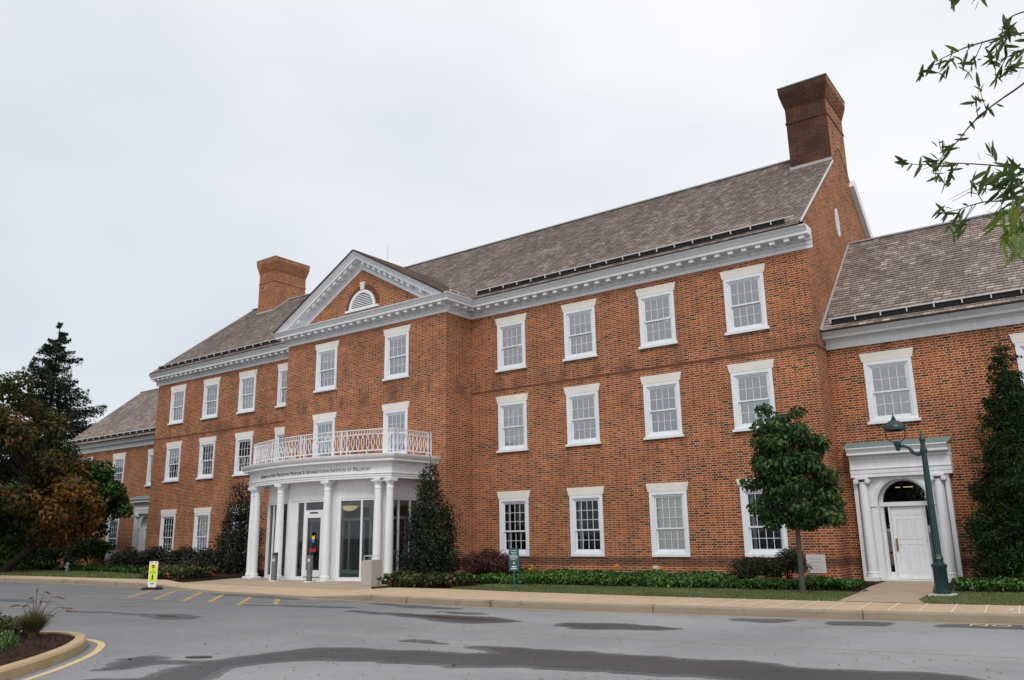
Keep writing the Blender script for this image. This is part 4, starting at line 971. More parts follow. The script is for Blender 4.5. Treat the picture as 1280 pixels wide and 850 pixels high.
# ---- wing doorways
def doorway(xc):
    y0 = Q; zf = .18
    X = lambda a: xc+a
    pf = lambda y: (lambda a, z: (X(a), y, z))
    ar_ = lambda r, n=20, zc=2.32: [(r*math.cos(math.pi*i/n), zc+r*math.sin(math.pi*i/n)) for i in range(n+1)]
    m = MB()
    hole = [(.68, zf-.05)]+ar_(.68)+[(-.68, zf-.05)]
    m.plate([[(-1.27, zf-.05), (-.681, zf-.05), (-.68, 2.32)]+ar_(.68)[::-1][1:-1]+[(.68, 2.32), (.681, zf-.05), (1.27, zf-.05), (1.27, 3.08), (-1.27, 3.08)]], pf(y0-.13), pf(y0-.002))
    # intrados
    h2 = [(.68, zf)]+ar_(.68)+[(-.68, zf)]
    for i in range(len(h2)-1):
        a, b = h2[i], h2[i+1]; m.quad((X(a[0]), y0-.129, a[1]), (X(b[0]), y0-.129, b[1]), (X(b[0]), y0+.28, b[1]), (X(a[0]), y0+.28, a[1]))
    # archivolt, imposts
    m.plate([ar_(.86)+ar_(.70)[::-1]], pf(y0-.165), pf(y0-.131))
    m.plate([ar_(.80)+ar_(.745)[::-1]], pf(y0-.18), pf(y0-.166))
    for sg in (1, -1):
        a, b = sorted((sg*.70, sg*.88)); m.box(X(a), X(b), y0-.185, y0-.131, 2.24, 2.32)
        a, b = sorted((sg*.71, sg*.86)); m.box(X(a), X(b), y0-.15, y0-.131, zf-.05, 2.24)
        a, b = sorted((sg*1.16, sg*1.27)); m.box(X(a), X(b), y0-.22, y0-.131, zf-.05, 3.08)
    m.box(X(-.07), X(.07), y0-.20, y0-.131, 2.99, 3.07)
    # entablature
    E_ = [(0, 3.08), (.30, 3.08), (.30, 3.18), (.315, 3.185), (.315, 3.29), (.34, 3.31), (.34, 3.335), (.30, 3.34), (.30, 3.58), (.33, 3.60), (.33, 3.685), (.37, 3.70), (.52, 3.72), (.52, 3.78), (.56, 3.84), (.60, 3.89), (.60, 3.92), (0, 3.92)]
    m.sweep(E_, [(X(-1.30), y0), (X(1.38), y0)])
    along(m, (X(-1.28), y0), (X(1.28), y0), .075, .04, .325, .36, 3.615, 3.675, .03)
    dw = part(m, 'doorway', M['white'])
    # columns with scrolled capitals
    for sg in (1, -1):
        m = MB(); x = X(sg*1.0); yc = y0-.24
        m.box(x-.19, x+.19, yc-.19, y0-.131, zf-.04, zf+.10)
        m.lathe([(.175, 0), (.175, .05), (.15, .07), (.165, .11), (.14, .14), (.135, .18), (.135, 1.2), (.12, 2.5), (.112, 2.62), (.125, 2.63), (.125, 2.66)], 20, (x, yc, zf+.10))
        m.box(x-.17, x+.17, yc-.16, y0-.131, 3.02, 3.079)
        for s2 in (1, -1):
            m.tube([(x+s2*.155, yc-.15, 2.965), (x+s2*.155, yc+.10, 2.965)], .068, 14); m.tube([(x+s2*.155, yc-.165, 2.965), (x+s2*.155, yc-.15, 2.965)], .032, 10)
        part(m, 'column', M['white'], dw, smooth=True)
    # door set in the arch
    m = MB(); yd = y0+.20
    m.box(X(-.68), X(.68), yd-.08, yd+.05, 2.24, 2.36)
    m.plate([ar_(.68, zc=2.36)+ar_(.60, zc=2.36)[::-1]], pf(yd-.03), pf(yd+.04))
    for a, b in ((-.68, -.60), (.60, .68), (-.485, -.43), (.47, .50)): m.box(X(a), X(b), yd-.04, yd+.04, zf-.02, 2.24)
    m.box(X(-.60), X(-.485), yd-.03, yd+.03, zf-.02, .40); m.box(X(.50), X(.60), yd-.03, yd+.03, zf-.02, .40)
    m.box(X(-.68), X(.68), y0-.12, yd+.05, zf-.05, zf+.02)
    part(m, 'door_frame', M['white'], dw)
    m = MB(); x0, x1 = -.425, .465; zc0, zc1 = zf+.03, 2.235
    m.box(X(x0), X(x1), yd+.0, yd+.04, zc0, zc1)
    xm_ = (x0+x1)/2
    cols = [(x0+.11, x0+.30), (xm_-.095, xm_+.095), (x1-.30, x1-.11)]
    for a, b in cols:
        for c, d in ((.18, .98), (1.10, 1.68), (1.78, 1.98)):
            frame_ring(m, X(a), X(b), zc0+c, zc0+d, .022, .022, .022, yd-.012, yd-.0005); m.box(X(a+.05), X(b-.05), yd-.008, yd-.0005, zc0+c+.05, zc0+d-.05)
    part(m, 'panelled_door', M['white'], dw)
    m = MB(); m.tube([(X(x0+.07), yd-.05, 1.02), (X(x0+.07), yd-.06, 1.10), (X(x0+.07), yd-.05, 1.30)], .014, 8); m.box(X(x0+.045), X(x0+.095), yd-.02, yd-.001, .98, 1.34); part(m, 'door_handle', M['brass'], dw)
    m = MB()
    for z in (.5, 1.2, 1.95): m.box(X(x1-.005), X(x1+.03), yd-.03, yd-.001, z, z+.12)
    part(m, 'hinge', M['bollard'], dw)
    m = MB(); m.plate([ar_(.61, zc=2.36)], pf(yd+.005))
    for a, b in ((-.60, -.485), (.50, .60)): m.quad((X(a), yd, .40), (X(b), yd, .40), (X(b), yd, 2.24), (X(a), yd, 2.24))
    part(m, 'fanlight', M['glass'], dw, fix=False)
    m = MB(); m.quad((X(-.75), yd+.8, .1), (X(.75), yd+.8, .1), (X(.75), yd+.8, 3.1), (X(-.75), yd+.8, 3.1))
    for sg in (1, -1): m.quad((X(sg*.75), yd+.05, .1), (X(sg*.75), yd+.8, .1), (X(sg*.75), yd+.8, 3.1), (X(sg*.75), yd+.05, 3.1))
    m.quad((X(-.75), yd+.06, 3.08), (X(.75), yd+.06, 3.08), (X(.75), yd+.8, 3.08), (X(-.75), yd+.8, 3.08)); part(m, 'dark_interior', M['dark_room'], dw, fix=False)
    m = MB(); m.box(X(-.34), X(-.22), yd+.60, yd+.64, 2.79, 2.815); m.box(X(-.12), X(.14), yd+.60, yd+.64, 2.79, 2.815); part(m, 'ceiling_light', M['tube'], dw)
    m = MB(); m.add([(X(-1.92), y0-.60, 3.922), (X(1.92), y0-.60, 3.922), (X(1.92), y0-.005, 4.10), (X(-1.92), y0-.005, 4.10), (X(-1.92), y0-.60, 3.95), (X(1.92), y0-.60, 3.95), (X(1.92), y0-.005, 4.13), (X(-1.92), y0-.005, 4.13)], [(0, 1, 2, 3), (4, 5, 6, 7), (0, 1, 5, 4), (1, 2, 6, 5), (2, 3, 7, 6), (3, 0, 4, 7)])
    m.v = [(xc+.04+(p[0]-xc)*.735, p[1], p[2]) for p in m.v]
    part(m, 'door_roof', M['copper'], dw)
doorway(13.06); doorway(-26.56)
# wall fittings
m = MB(); m.box(10.48, 11.02, -.03, -.002, .40, .92); pq = part(m, 'date_stone', M['plaque'])
m = MB()
for z, a, b in ((.80, 10.56, 10.91), (.71, 10.59, 10.94), (.60, 10.58, 10.84), (.51, 10.62, 10.92)):
    x = a
    while x < b: l = random.uniform(.02, .07); m.box(x, min(b, x+l), -.0315, -.0302, z-.018, z+.006+random.uniform(0, .02)); x += l+.02
part(m, 'carved_inscription', M['agg'], pq, fix=False)
m = MB(); m.box(5.62, 5.78, -.14, -.002, .30, .56); m.box(5.64, 5.76, -.18, -.14, .33, .50); part(m, 'wall_vent', M['plaque'])
m = MB(); m.box(14.78, 14.94, Q-.05, Q-.002, .52, .62); part(m, 'wall_vent', M['bollard'])
# ------------------------------------------------------------------ foliage helpers
rng = np.random.default_rng(11)
def unit(n):
    v = rng.normal(size=(n, 3)); return v/np.linalg.norm(v, axis=1, keepdims=True)
def leaf_mesh(name, pos, nrm, along, L, W, rnd, mat, parent=None, loc=None, fold=.18):
    """one folded diamond per leaf: base, side, tip, side"""
    n = len(pos); nrm = nrm/np.linalg.norm(nrm, axis=1, keepdims=True)
    t = along-nrm*(along*nrm).sum(1, keepdims=True); t /= (np.linalg.norm(t, axis=1, keepdims=True)+1e-9); b = np.cross(nrm, t)
    L = np.broadcast_to(np.asarray(L, float), (n,))[:, None]; W = np.broadcast_to(np.asarray(W, float), (n,))[:, None]
    v = np.empty((n, 4, 3)); v[:, 0] = pos-t*L*.5; v[:, 2] = pos+t*L*.5-nrm*L*.12
    v[:, 1] = pos-b*W*.5+nrm*W*fold-t*L*.05; v[:, 3] = pos+b*W*.5+nrm*W*fold-t*L*.05
    me = bpy.data.meshes.new(name); me.vertices.add(n*4); me.vertices.foreach_set('co', v.reshape(-1).astype(np.float32))
    me.loops.add(n*4); me.loops.foreach_set('vertex_index', np.arange(n*4, dtype=np.int32))
    me.polygons.add(n); me.polygons.foreach_set('loop_start', np.arange(0, n*4, 4, dtype=np.int32)); me.polygons.foreach_set('loop_total', np.full(n, 4, dtype=np.int32))
    at = me.attributes.new('rnd', 'FLOAT', 'FACE'); at.data.foreach_set('value', np.clip(rnd, 0, 1).astype(np.float32))
    me.update(); me.validate(); me.materials.append(mat)
    o = bpy.data.objects.new(name, me); COL.objects.link(o)
    if parent: o.parent = parent
    if loc: o.location = loc
    return o
def lance_mesh(name, pos, nrm, along, L, W, rnd, mat, parent):
    n = len(pos); nrm = nrm/np.linalg.norm(nrm, axis=1, keepdims=True); t = along-nrm*(along*nrm).sum(1, keepdims=True); t /= np.linalg.norm(t, axis=1, keepdims=True)+1e-9; b = np.cross(nrm, t)
    L = L[:, None]; W = W[:, None]; bend = (rng.random((n, 1))-.35)*.35; v = np.empty((n, 8, 3))
    for k, (f, w_) in enumerate(((-.5, 0), (-.28, -.42), (.02, -.5), (.30, -.30), (.5, 0), (.30, .30), (.02, .5), (-.28, .42))): v[:, k] = pos+t*L*f+b*W*w_-nrm*L*bend*(f+.5)**2+nrm*W*abs(w_)*.35
    idx = (np.arange(n)[:, None, None]*8+np.array([[0, 1, 7, 7], [1, 2, 6, 7], [2, 3, 5, 6], [3, 4, 5, 5]])[None]).reshape(-1, 4)
    faces = [tuple(dict.fromkeys(f)) for f in idx.tolist()]
    me = bpy.data.meshes.new(name); me.from_pydata(v.reshape(-1, 3).tolist(), [], faces)
    at = me.attributes.new('rnd', 'FLOAT', 'FACE'); at.data.foreach_set('value', np.repeat(np.clip(rnd, 0, 1), 4).astype(np.float32)); me.materials.append(mat)
    o = bpy.data.objects.new(name, me); COL.objects.link(o); o.parent = parent; return o
def clumps(n, centers, radii, flat=.8, shell=.55):
    """n points scattered in the given clumps, denser towards each clump's skin; returns pos, outward dir, clump index"""
    k = len(centers); w_ = np.array(radii)**2; ci = rng.choice(k, n, p=w_/w_.sum()); d = unit(n)
    r = np.where(rng.random(n) < shell, .75+.35*rng.random(n), rng.random(n)**.5)
    off_ = d*(r*np.array(radii)[ci])[:, None]; off_[:, 2] *= flat
    return np.array(centers)[ci]+off_, d, ci
def crown_centers(k, c, rad, rmin, rmax, bottom=-.8, inner=.35, jitter=.12, shape=None):
    res = []; rr = []
    tries = 0
    while len(res) < k and tries < 9000:
        tries += 1
        d = unit(1)[0]
        if d[2] < bottom: continue
        s = inner+(1-inner)*rng.random()**.45; s *= 1+rng.normal()*jitter
        p = np.array(c)+d*np.array(rad)*s
        if shape is not None and not shape(p): continue
        r = rmin+(rmax-rmin)*rng.random()
        if any(np.linalg.norm(p-q) < .55*max(r, r2) for q, r2 in zip(res, rr)): continue
        res.append(p); rr.append(r)
    return np.array(res), np.array(rr)
def tree(name, label, base, trunk, tr, crown, mat, bark, leaf, n, group=None, cat='tree', limbs=1.0, droop=.3, ratio=.62, huefn=None, centers=None, shell=.55, flat=.8, limb_r=.3):
    """trunk: points relative to the base, tr: radii; crown: (clump count, centre, radii, rmin, rmax)"""
    t = thing(name, label, cat, base, 0, group)
    C_, Rr = centers if centers is not None else crown_centers(*crown)
    m = MB(); tp = [Vector(p) for p in trunk]; m.tube(tp, tr, 10)
    hub = tp[-1]
    for c in C_[:int(len(C_)*limbs)]:
        c = Vector(c); zt = min(max((c.z-tp[0].z)*.62, tp[0].z+(tp[-1].z-tp[0].z)*.45), tp[-1].z)
        s = None
        for i in range(len(tp)-1):
            if tp[i].z <= zt <= tp[i+1].z+1e-6:
                f = (zt-tp[i].z)/max(1e-6, tp[i+1].z-tp[i].z); s = tp[i].lerp(tp[i+1], f); r0 = tr[i]+(tr[i+1]-tr[i])*f; break
        if s is None: s = hub; r0 = tr[-1]
        midp = s.lerp(c, .5)+Vector((0, 0, .12*(c-s).length)); m.tube([s, s.lerp(midp, .6), midp, c], [r0*limb_r*1.4, r0*limb_r, r0*limb_r*.7, r0*.1], 6)
    m.build('trunk', bark, t, smooth=True)
    p, d, ci = clumps(n, C_, Rr, flat, shell)
    nrm = d*.5+unit(n)*.75+np.array([0, 0, .55]); al = d*.7+unit(n)*.7-np.array([0, 0, droop])
    L = leaf*(.7+.6*rng.random(n))
    rnd = rng.random(n)*.75+.25*rng.random(len(C_))[ci]
    if huefn is not None: rnd = huefn(p, rnd)
    leaf_mesh('crown', p, nrm, al, L, L*ratio, rnd, mat, t)
    return t

# young maple on the right
cs, rs = crown_centers(56, (0.0, 0, 2.66), (1.0, 1.0, 1.55), .20, .36, -.9, .25, .10, lambda p: math.hypot(p[0], p[1]) < (1.06-.10*abs(p[2]-2.5) if p[2] < 2.7 else 1.04-.40*(p[2]-2.7)))
ex = np.array([(-.44, -.30, 4.36), (-.50, -.34, 3.95), (-.36, -.22, 3.4), (.24, .17, 4.28), (.18, .13, 3.85), (-.85, -.55, 2.55), (.80, .5, 2.05), (-.72, -.4, 2.0), (.72, .45, 2.7), (.0, 0, 1.72), (.25, .2, 1.62), (-.3, -.2, 1.8), (-.1, 0, 3.3), (.4, .28, 3.2)])
tree('maple_tree', 'small dark green maple with a two-peaked crown on the lawn beside the date stone', (11.70, -4.55, .165), [(0, 0, 0), (.01, 0, .15), (.02, 0, 1.4), (.0, .02, 2.6), (-.03, 0, 3.6)], [.080, .066, .055, .042, .02], None, M['leaf_maple'], M['bark'], .115, 13500, centers=(np.vstack([cs, ex]), np.concatenate([rs, [.22, .26, .3, .22, .28, .24, .26, .28, .3, .34, .26, .28, .3, .28]])), droop=.8, flat=.7, limb_r=.4)
# left: turning tree, green tree
def hue(p, r): return np.clip(r*.60+.05+.42*np.clip((p[:, 0]*.80+p[:, 1]*.59-.3)/2.6, -.3, 1)*np.clip(1.25-p[:, 2]/9, .3, 1)+.16*(p[:, 2] > 7), 0, 1)
def tt_ok(p):
    r_ = p[0]*.805+p[1]*.593
    return r_ < 3.9 and p[2]+.7 < np.interp(r_, [-9, .8, 1.4, 1.9, 3.9, 5.8, 7], [10.2, 10.0, 7.9, 5.7, 4.9, 4.2, 3])
cs, rs = crown_centers(88, (-.6, -.5, 4.9), (5.2, 5.2, 4.5), .55, 1.05, -.62, .35, .1, tt_ok)
ex = np.array([(2.2, 1.7, 4.0), (2.8, 2.1, 3.2), (3.0, 2.3, 2.5), (2.7, 2.0, 3.9), (2.1, 1.6, 4.2), (1.2, .9, 5.0), (3.1, 2.3, 3.2), (2.5, 1.9, 2.1), (.1, .1, 8.1), (-.7, -.6, 9.0), (1.4, 1.0, 1.9), (.3, .2, 1.7), (2.1, 1.5, 1.7), (-1.3, -1.0, 1.7), (.9, .5, 2.6), (-.4, -.5, 2.5)])
tree('turning_tree', 'broad low tree with green and rust brown leaves at the left edge of the lawn', (-25.9, -6.6, .165), [(0, 0, 0), (.35, .25, .45), (1.2, .85, 1.3), (1.6, 1.1, 2.4), (1.2, .9, 4.0), (.5, .3, 6.0)], [.24, .20, .17, .14, .11, .05], None, M['leaf_left'], M['bark_dark'], .22, 36000, centers=(np.vstack([cs, ex]), np.concatenate([rs, rng.uniform(.6, .9, 16)])), huefn=hue, droop=.5)
cs, rs = crown_centers(46, (.5, .35, 3.2), (2.1, 2.1, 2.4), .35, .7, -.8, .3, .1, lambda p: p[0]*.805+p[1]*.593 < (1.0 if p[2] < 2.7 else 2.3))
ex = np.array([(2.1, 1.6, 3.5), (2.3, 1.7, 3.0), (1.2, .9, 5.0), (1.7, 1.2, 4.3), (2.0, 1.5, 3.8), (.8, .6, 5.3)])
tree('green_tree', 'small bright green tree in front of the left wing doorway', (-27.35, -2.95, .165), [(0, 0, 0), (.05, .03, 1.4), (.3, .2, 2.6), (.6, .4, 4.0)], [.12, .10, .08, .03], None, M['leaf_green'], M['bark_dark'], .21, 10500, centers=(np.vstack([cs, ex]), np.concatenate([rs, rng.uniform(.3, .5, 6)])), droop=.4)
# background trees closing the left edge
for i, (x, y, h, r) in enumerate([(-47, -6, 7, 4.2), (-43, 2, 6, 3.6), (-52, -13, 8, 5)]):
    tree('dark_tree', ['dark leafy tree far left behind the turning tree', 'dark leafy tree beyond the end of the left wing', 'dark leafy tree farthest out along the kerb'][i], (x, y, .16), [(0, 0, 0), (0, 0, h*.3), (0, 0, h*.7)], [.25, .2, .1], (40, (0, 0, h*.55), (r, r, h*.45), .8, 1.4, -.9, .35), M['leaf_green'], M['bark_dark'], .4, 6000, group='trees beyond the left wing', droop=.4)

# spruce: whorls of drooping boughs hung with needle sprays
def spruce(base, H, R0, n_wh):
    t = thing('spruce_tree', 'tall dark spruce rising behind the roof of the left wing', 'tree', base)
    m = MB(); m.tube([(0, 0, 0), (0, 0, H*.5), (0, 0, H)], [.35, .22, .03], 8)
    P_, D_, A_ = [], [], []
    for k in range(n_wh):
        f = k/(n_wh-1); z0 = 1.5+(H-1.7)*f; L0 = R0*(1-f)**.92*(.80+.35*rng.random())+.30
        for j in range(int(5+3*(1-f))):
            a = rng.random()*6.283; L = L0*(.66+.44*rng.random()); d = Vector((math.cos(a), math.sin(a), 0))
            p0 = Vector((0, 0, z0+rng.normal()*.15)); p1 = p0+d*L*.5+Vector((0, 0, -.10*L)); p2 = p0+d*L+Vector((0, 0, .03*L-.06*L*(1-f)))
            m.tube([p0, p1, p2], [.05*(1-f)+.012, .03*(1-f)+.01, .006], 4, False)
            ns = int(L*66)+24
            for q in range(ns):
                s = (.12+.88*rng.random())*1.0; c = p0.lerp(p1, s*2) if s < .5 else p1.lerp(p2, s*2-1)
                sp = (.42*(1-s)+.18)*min(1.0, L*.45)
                side = Vector((-d.y, d.x, 0))*rng.normal()*sp*.7
                c = c+side+Vector((0, 0, -abs(rng.normal())*.36*min(1, L*.4)))
                P_.append(c); D_.append(Vector((d.x*.5, d.y*.5, -.6))+Vector(rng.normal(size=3)*.45)); A_.append(Vector((rng.normal()*.6, rng.normal()*.6, .8)))
    m.build('trunk', M['bark_dark'], t)
    n = len(P_); L = .34*(.6+.7*rng.random(n))
    leaf_mesh('crown', np.array(P_), np.array(A_), np.array(D_), L, L*.30, rng.random(n), M['spruce'], t)
spruce((-55.2, 7.6, .16), 20.2, 10.4, 34)

# conical evergreens
def cone_shrub(name, label, base, H, rfun, n, mat, leaf, ratio, up_, holes=.0, group=None, stem_r=.06, flat=1.15):
    t = thing(name, label, 'shrub', base, 0, group)
    m = MB(); m.tube([(0, 0, 0), (0, 0, H*.55), (0, 0, H*.96)], [stem_r, stem_r*.6, .008], 7)
    # small sprays distributed over the cone
    k = max(40, n//40); zc = H*(1-np.sqrt(1-rng.random(k)*.985)); a = rng.random(k)*6.283; lump = 1+.20*np.sin(a*3+zc*2.4)+.16*rng.normal(size=k)
    rc = np.array([rfun(z/H) for z in zc])*lump*(.45+.5*rng.random(k)**.4)
    cc = np.stack([rc*np.cos(a), rc*np.sin(a), zc], 1)
    for c in cc[::3]: m.tube([(0, 0, max(.05, c[2]*.85)), tuple(c)], [.02, .005], 4, False)
    m.build('stem', M['bark_dark'], t)
    rr = np.clip(.10+.16*np.array([rfun(z/H) for z in zc]), .06, .28)
    p, d, ci = clumps(n, cc, rr, flat, .6); p[:, 2] = np.maximum(p[:, 2], .03)
    out_ = np.stack([np.cos(a), np.sin(a), 0*a], 1)[ci]
    L = leaf*(.65+.7*rng.random(n))
    leaf_mesh('foliage', p, d*.5+unit(n)*.8+out_*.5, out_*.5+unit(n)*.6+np.array([0, 0, up_]), L, L*ratio, rng.random(n)*.8+.2*rng.random(k)[ci], mat, t)
    return t
cone_shrub('holly_bush', 'tall dark holly in front of the right end of the white portico', (-1.15, -3.35, .17), 4.35, lambda f: 1.10*min(1, .6+2.2*f)*(1-f)**.70*(1 if f < .55 else .85), 20000, M['holly'], .085, .5, .2)
cone_shrub('holly_bush', 'tall browning holly beside the left end of the white portico', (-12.75, -2.7, .17), 4.3, lambda f: .98*min(1, .7+1.5*f)*(1-f)**.5, 15000, M['holly_brown'], .09, .5, .2)
cone_shrub('arborvitae_tree', 'dense dark green arborvitae column against the right wing', (16.12, -.2, .17), 6.9, lambda f: 1.36*min(1, .80+1.4*f)*(1-f)**.98, 62000, M['arbor'], .115, .30, .0, flat=.55)
# low shrubs
def dome(name, label, base, rx, ry, h, n, mat, leaf, ratio, group=None, droop=0, cat='shrub', stems=7, low=.0):
    t = thing(name, label, cat, base, 0, group)
    m = MB(); k = 26
    a = rng.random(k)*6.283; s = rng.random(k)**.5; z = h*np.sqrt(np.clip(1-(s*.9)**2, .05, 1))*(.55+.42*rng.random(k))
    cc = np.stack([rx*s*np.cos(a)*.85, ry*s*np.sin(a)*.85, np.maximum(z, low+.08)], 1)
    for c in cc[:stems]: m.tube([(c[0]*.1, c[1]*.1, 0), (c[0]*.5, c[1]*.5, c[2]*.6), tuple(c)], [.022, .015, .006], 5, False)
    m.build('stem', M['bark_dark'], t)
    p, d, ci = clumps(n, cc, np.full(k, .30*min(rx, h)+.05), .75, .5); p[:, 2] = np.maximum(p[:, 2], low+.02)
    L = leaf*(.6+.8*rng.random(n))
    leaf_mesh('foliage', p, d*.6+unit(n)*.6+np.array([0, 0, .5]), d+unit(n)*.6-np.array([0, 0, droop]), L, L*ratio, rng.random(n)*.8+.2*rng.random(k)[ci], mat, t)
    return t
dome('red_maple_shrub', 'low mounded red laceleaf shrub between holly and green sign', (1.45, -3.35, .17), 1.05, .9, .92, 6500, M['redleaf'], .10, .28, droop=.5)
dome('yew_shrub', 'low spreading yew under the right ground-floor window', (9.55, -1.75, .17), .72, .6, .72, 4200, M['yew'], .085, .3, low=.22)
dome('yew_shrub', 'taller rounded yew partly in front of the date stone', (10.45, -1.55, .17), .55, .55, .98, 4200, M['yew'], .085, .3, low=.2)
hp = [(-21.8, -2.6, .95, .85, 1.0, 'dark hedge shrub next to the left concrete litter bin'), (-20.0, -2.3, 1.0, .9, 1.05, 'dark hedge shrub behind the yellow sign'), (-18.2, -1.9, 1.1, .9, 1.08, 'dark hedge shrub under the second ground-floor window from the left'), (-16.4, -2.0, 1.0, .95, .95, 'dark hedge shrub under the third ground-floor window from the left'), (-15.1, -3.0, .9, .9, .85, 'purplish dark shrub behind the left red flowers'), (-14.0, -3.9, .7, .7, .62, 'low dark shrub closest to the browning holly')]
for x, y, a, b, h, lab in hp: dome('hedge_shrub', lab, (x, y, .17), a, b, h, 3200, M['hedge'], .11, .5, 'hedge shrubs before the left half of the building')
for x, y, a, h, lab in [(-30.5, -3.5, 1.7, 1.9, 'dark low shrub behind the turning tree trunk'), (-32.5, -5.6, 1.8, 1.9, 'dark low shrub at the far left of the lawn'), (-28.6, -1.0, 1.4, 1.6, 'dark low shrub against the left wing wall'), (-31.2, -.8, 1.5, 2.4, 'tall dark shrub against the far half of the left wing wall'), (-35.0, -1.2, 1.6, 2.4, 'tall dark shrub at the end of the left wing')]:
    dome('hedge_shrub', lab, (x, y, .17), a, a*.9, h, 2600, M['leaf_green'], .17, .55, 'dark shrubs at the far left')
# ground covers, flowers, grass: uncountable
def cover(name, poly, z, n, leaf, mat, hmin, hmax, ratio=.55, label=None, cat=None, lumps=1.5):
    P_ = np.array(poly); lo, hi = P_.min(0), P_.max(0); pts = []
    def inside(q):
        c = np.zeros(len(q), bool); j = len(P_)-1
        for i in range(len(P_)):
            xi, yi = P_[i]; xj, yj = P_[j]
            c ^= ((yi > q[:, 1]) != (yj > q[:, 1])) & (q[:, 0] < (xj-xi)*(q[:, 1]-yi)/(yj-yi+1e-12)+xi); j = i
        return c
    q = lo+(hi-lo)*rng.random((int(n*3), 2)); q = q[inside(q)][:n]; k = len(q)
    hh = hmin+(hmax-hmin)*(.5+.5*np.sin(q[:, 0]*lumps*2.1+1.3*np.sin(q[:, 1]*lumps*1.7))*np.cos(q[:, 1]*lumps*1.3+q[:, 0]*.7))
    zz = z+hh*(rng.random(k)**.45)
    d = unit(k); L = leaf*(.6+.8*rng.random(k))
    o = leaf_mesh(name, np.stack([q[:, 0], q[:, 1], zz], 1), d*.55+np.array([0, 0, .8]), d*np.array([1, 1, .25]), L, L*ratio, rng.random(k), mat)
    return tag(o, label, cat, None, 'stuff')
cover('ground_cover', [(-.2, -3.0), (2.3, -4.9), (3.8, -4.75), (5.0, -4.45), (7.4, -4.45), (9.6, -4.2), (9.9, -3.6), (9.3, -2.5), (9.2, -.5), (-.2, -.5)], .17, 30000, .095, M['cover'], .14, .30, .6, 'leafy green ground cover bed along the wall right of the portico', 'ground cover')
cover('ground_cover', [(10.1, -4.3), (10.9, -4.0), (11.5, -3.6), (12.4, -3.3), (12.6, -2.4), (12.2, -1.9), (11.0, -2.2), (10.0, -3.0)], .17, 6500, .095, M['cover'], .14, .27, .6, 'leafy green ground cover around the young maple trunk', 'ground cover')
cover('ground_cover', [(14.6, -2.9), (14.9, -3.1), (18, -2.4), (21, -1.6), (21, -.6), (14.5, -.8)], .17, 11000, .095, M['cover'], .16, .32, .6, 'leafy green ground cover between lamp post and arborvitae', 'ground cover')
cover('ground_cover', [(-24.5, -4.6), (-20, -4.6), (-15.5, -5.3), (-14.5, -4.4), (-20, -3.4), (-24, -3.0)], .17, 4200, .2, M['leaf_green'], .10, .30, .6, 'low green ground cover in front of the left hedge', 'ground cover')
cover('ground_cover', [(-36, -7), (-30, -6.3), (-27.0, -5.0), (-27, -3.4), (-36, -3)], .17, 4000, .24, M['leaf_green'], .10, .40, .6, 'low green ground cover around the left lamp post', 'ground cover')
def flowers(name, poly, n1, n2, label, h=.38):
    cover(name, poly, .17, n1, .12, M['begonia'], h*.55, h, .7, label, 'flower bed', 2.2)
    P_ = np.array(poly)
fb = [(-.2, -6.75), (.9, -6.8), (2.3, -6.6), (2.9, -5.9), (2.0, -4.9), (.6, -4.4), (-.1, -4.7), (-.3, -5.4)]
flowers('flower_bed', fb, 3000, 0, 'bed of red begonias beside the concrete litter bin at the portico')
fb2 = [(-13.6, -6.6), (-12.0, -6.95), (-10.35, -6.85), (-10.6, -5.6), (-11.1, -4.7), (-12.6, -4.7), (-13.6, -5.6)]
flowers('flower_bed', fb2, 3000, 0, 'bed of red begonias left of the portico behind the yellow sign', .45)
def petals(name, pts, mat, label, cat, size=.075):
    p = np.array(pts); k = len(p); p = np.repeat(p, 6, 0)+rng.normal(size=(k*6, 3))*size*.38
    o = leaf_mesh(name, p, unit(k*6)+np.array([.25, -.4, .5]), unit(k*6), size, size*.85, rng.random(k*6), mat); tag(o, label, cat, None, 'stuff')
def scatter(cx, cy, rx, ry, z0, z1, n, poly):
    res = []
    while len(res) < n:
        x, y = cx+rx*rng.normal()*.5, cy+ry*rng.normal()*.5; c = False; j = len(poly)-1
        for i in range(len(poly)):
            (xi, yi), (xj, yj) = poly[i], poly[j]
            if (yi > y) != (yj > y) and x < (xj-xi)*(y-yi)/(yj-yi)+xi: c = not c
            j = i
        if c: res.append((x, y, z0+(z1-z0)*rng.random()))
    return res
petals('flower_heads', scatter(.7, -6.1, 1.5, .8, .24, .42, 26, fb), M['petal'], 'red begonia blooms beside the concrete litter bin', 'flowers')
petals('flower_heads', scatter(-11.9, -5.9, 1.6, 1.0, .28, .50, 55, fb2), M['petal'], 'red begonia blooms left of the portico', 'flowers', .085)
petals('flower_heads', [(4.3, -5.1, .62), (4.2, -5.0, .68), (5.2, -1.8, .62), (6.6, -1.6, .56)], M['orange_petal'], 'a few orange daylily blooms in the ground cover', 'flowers', .09)
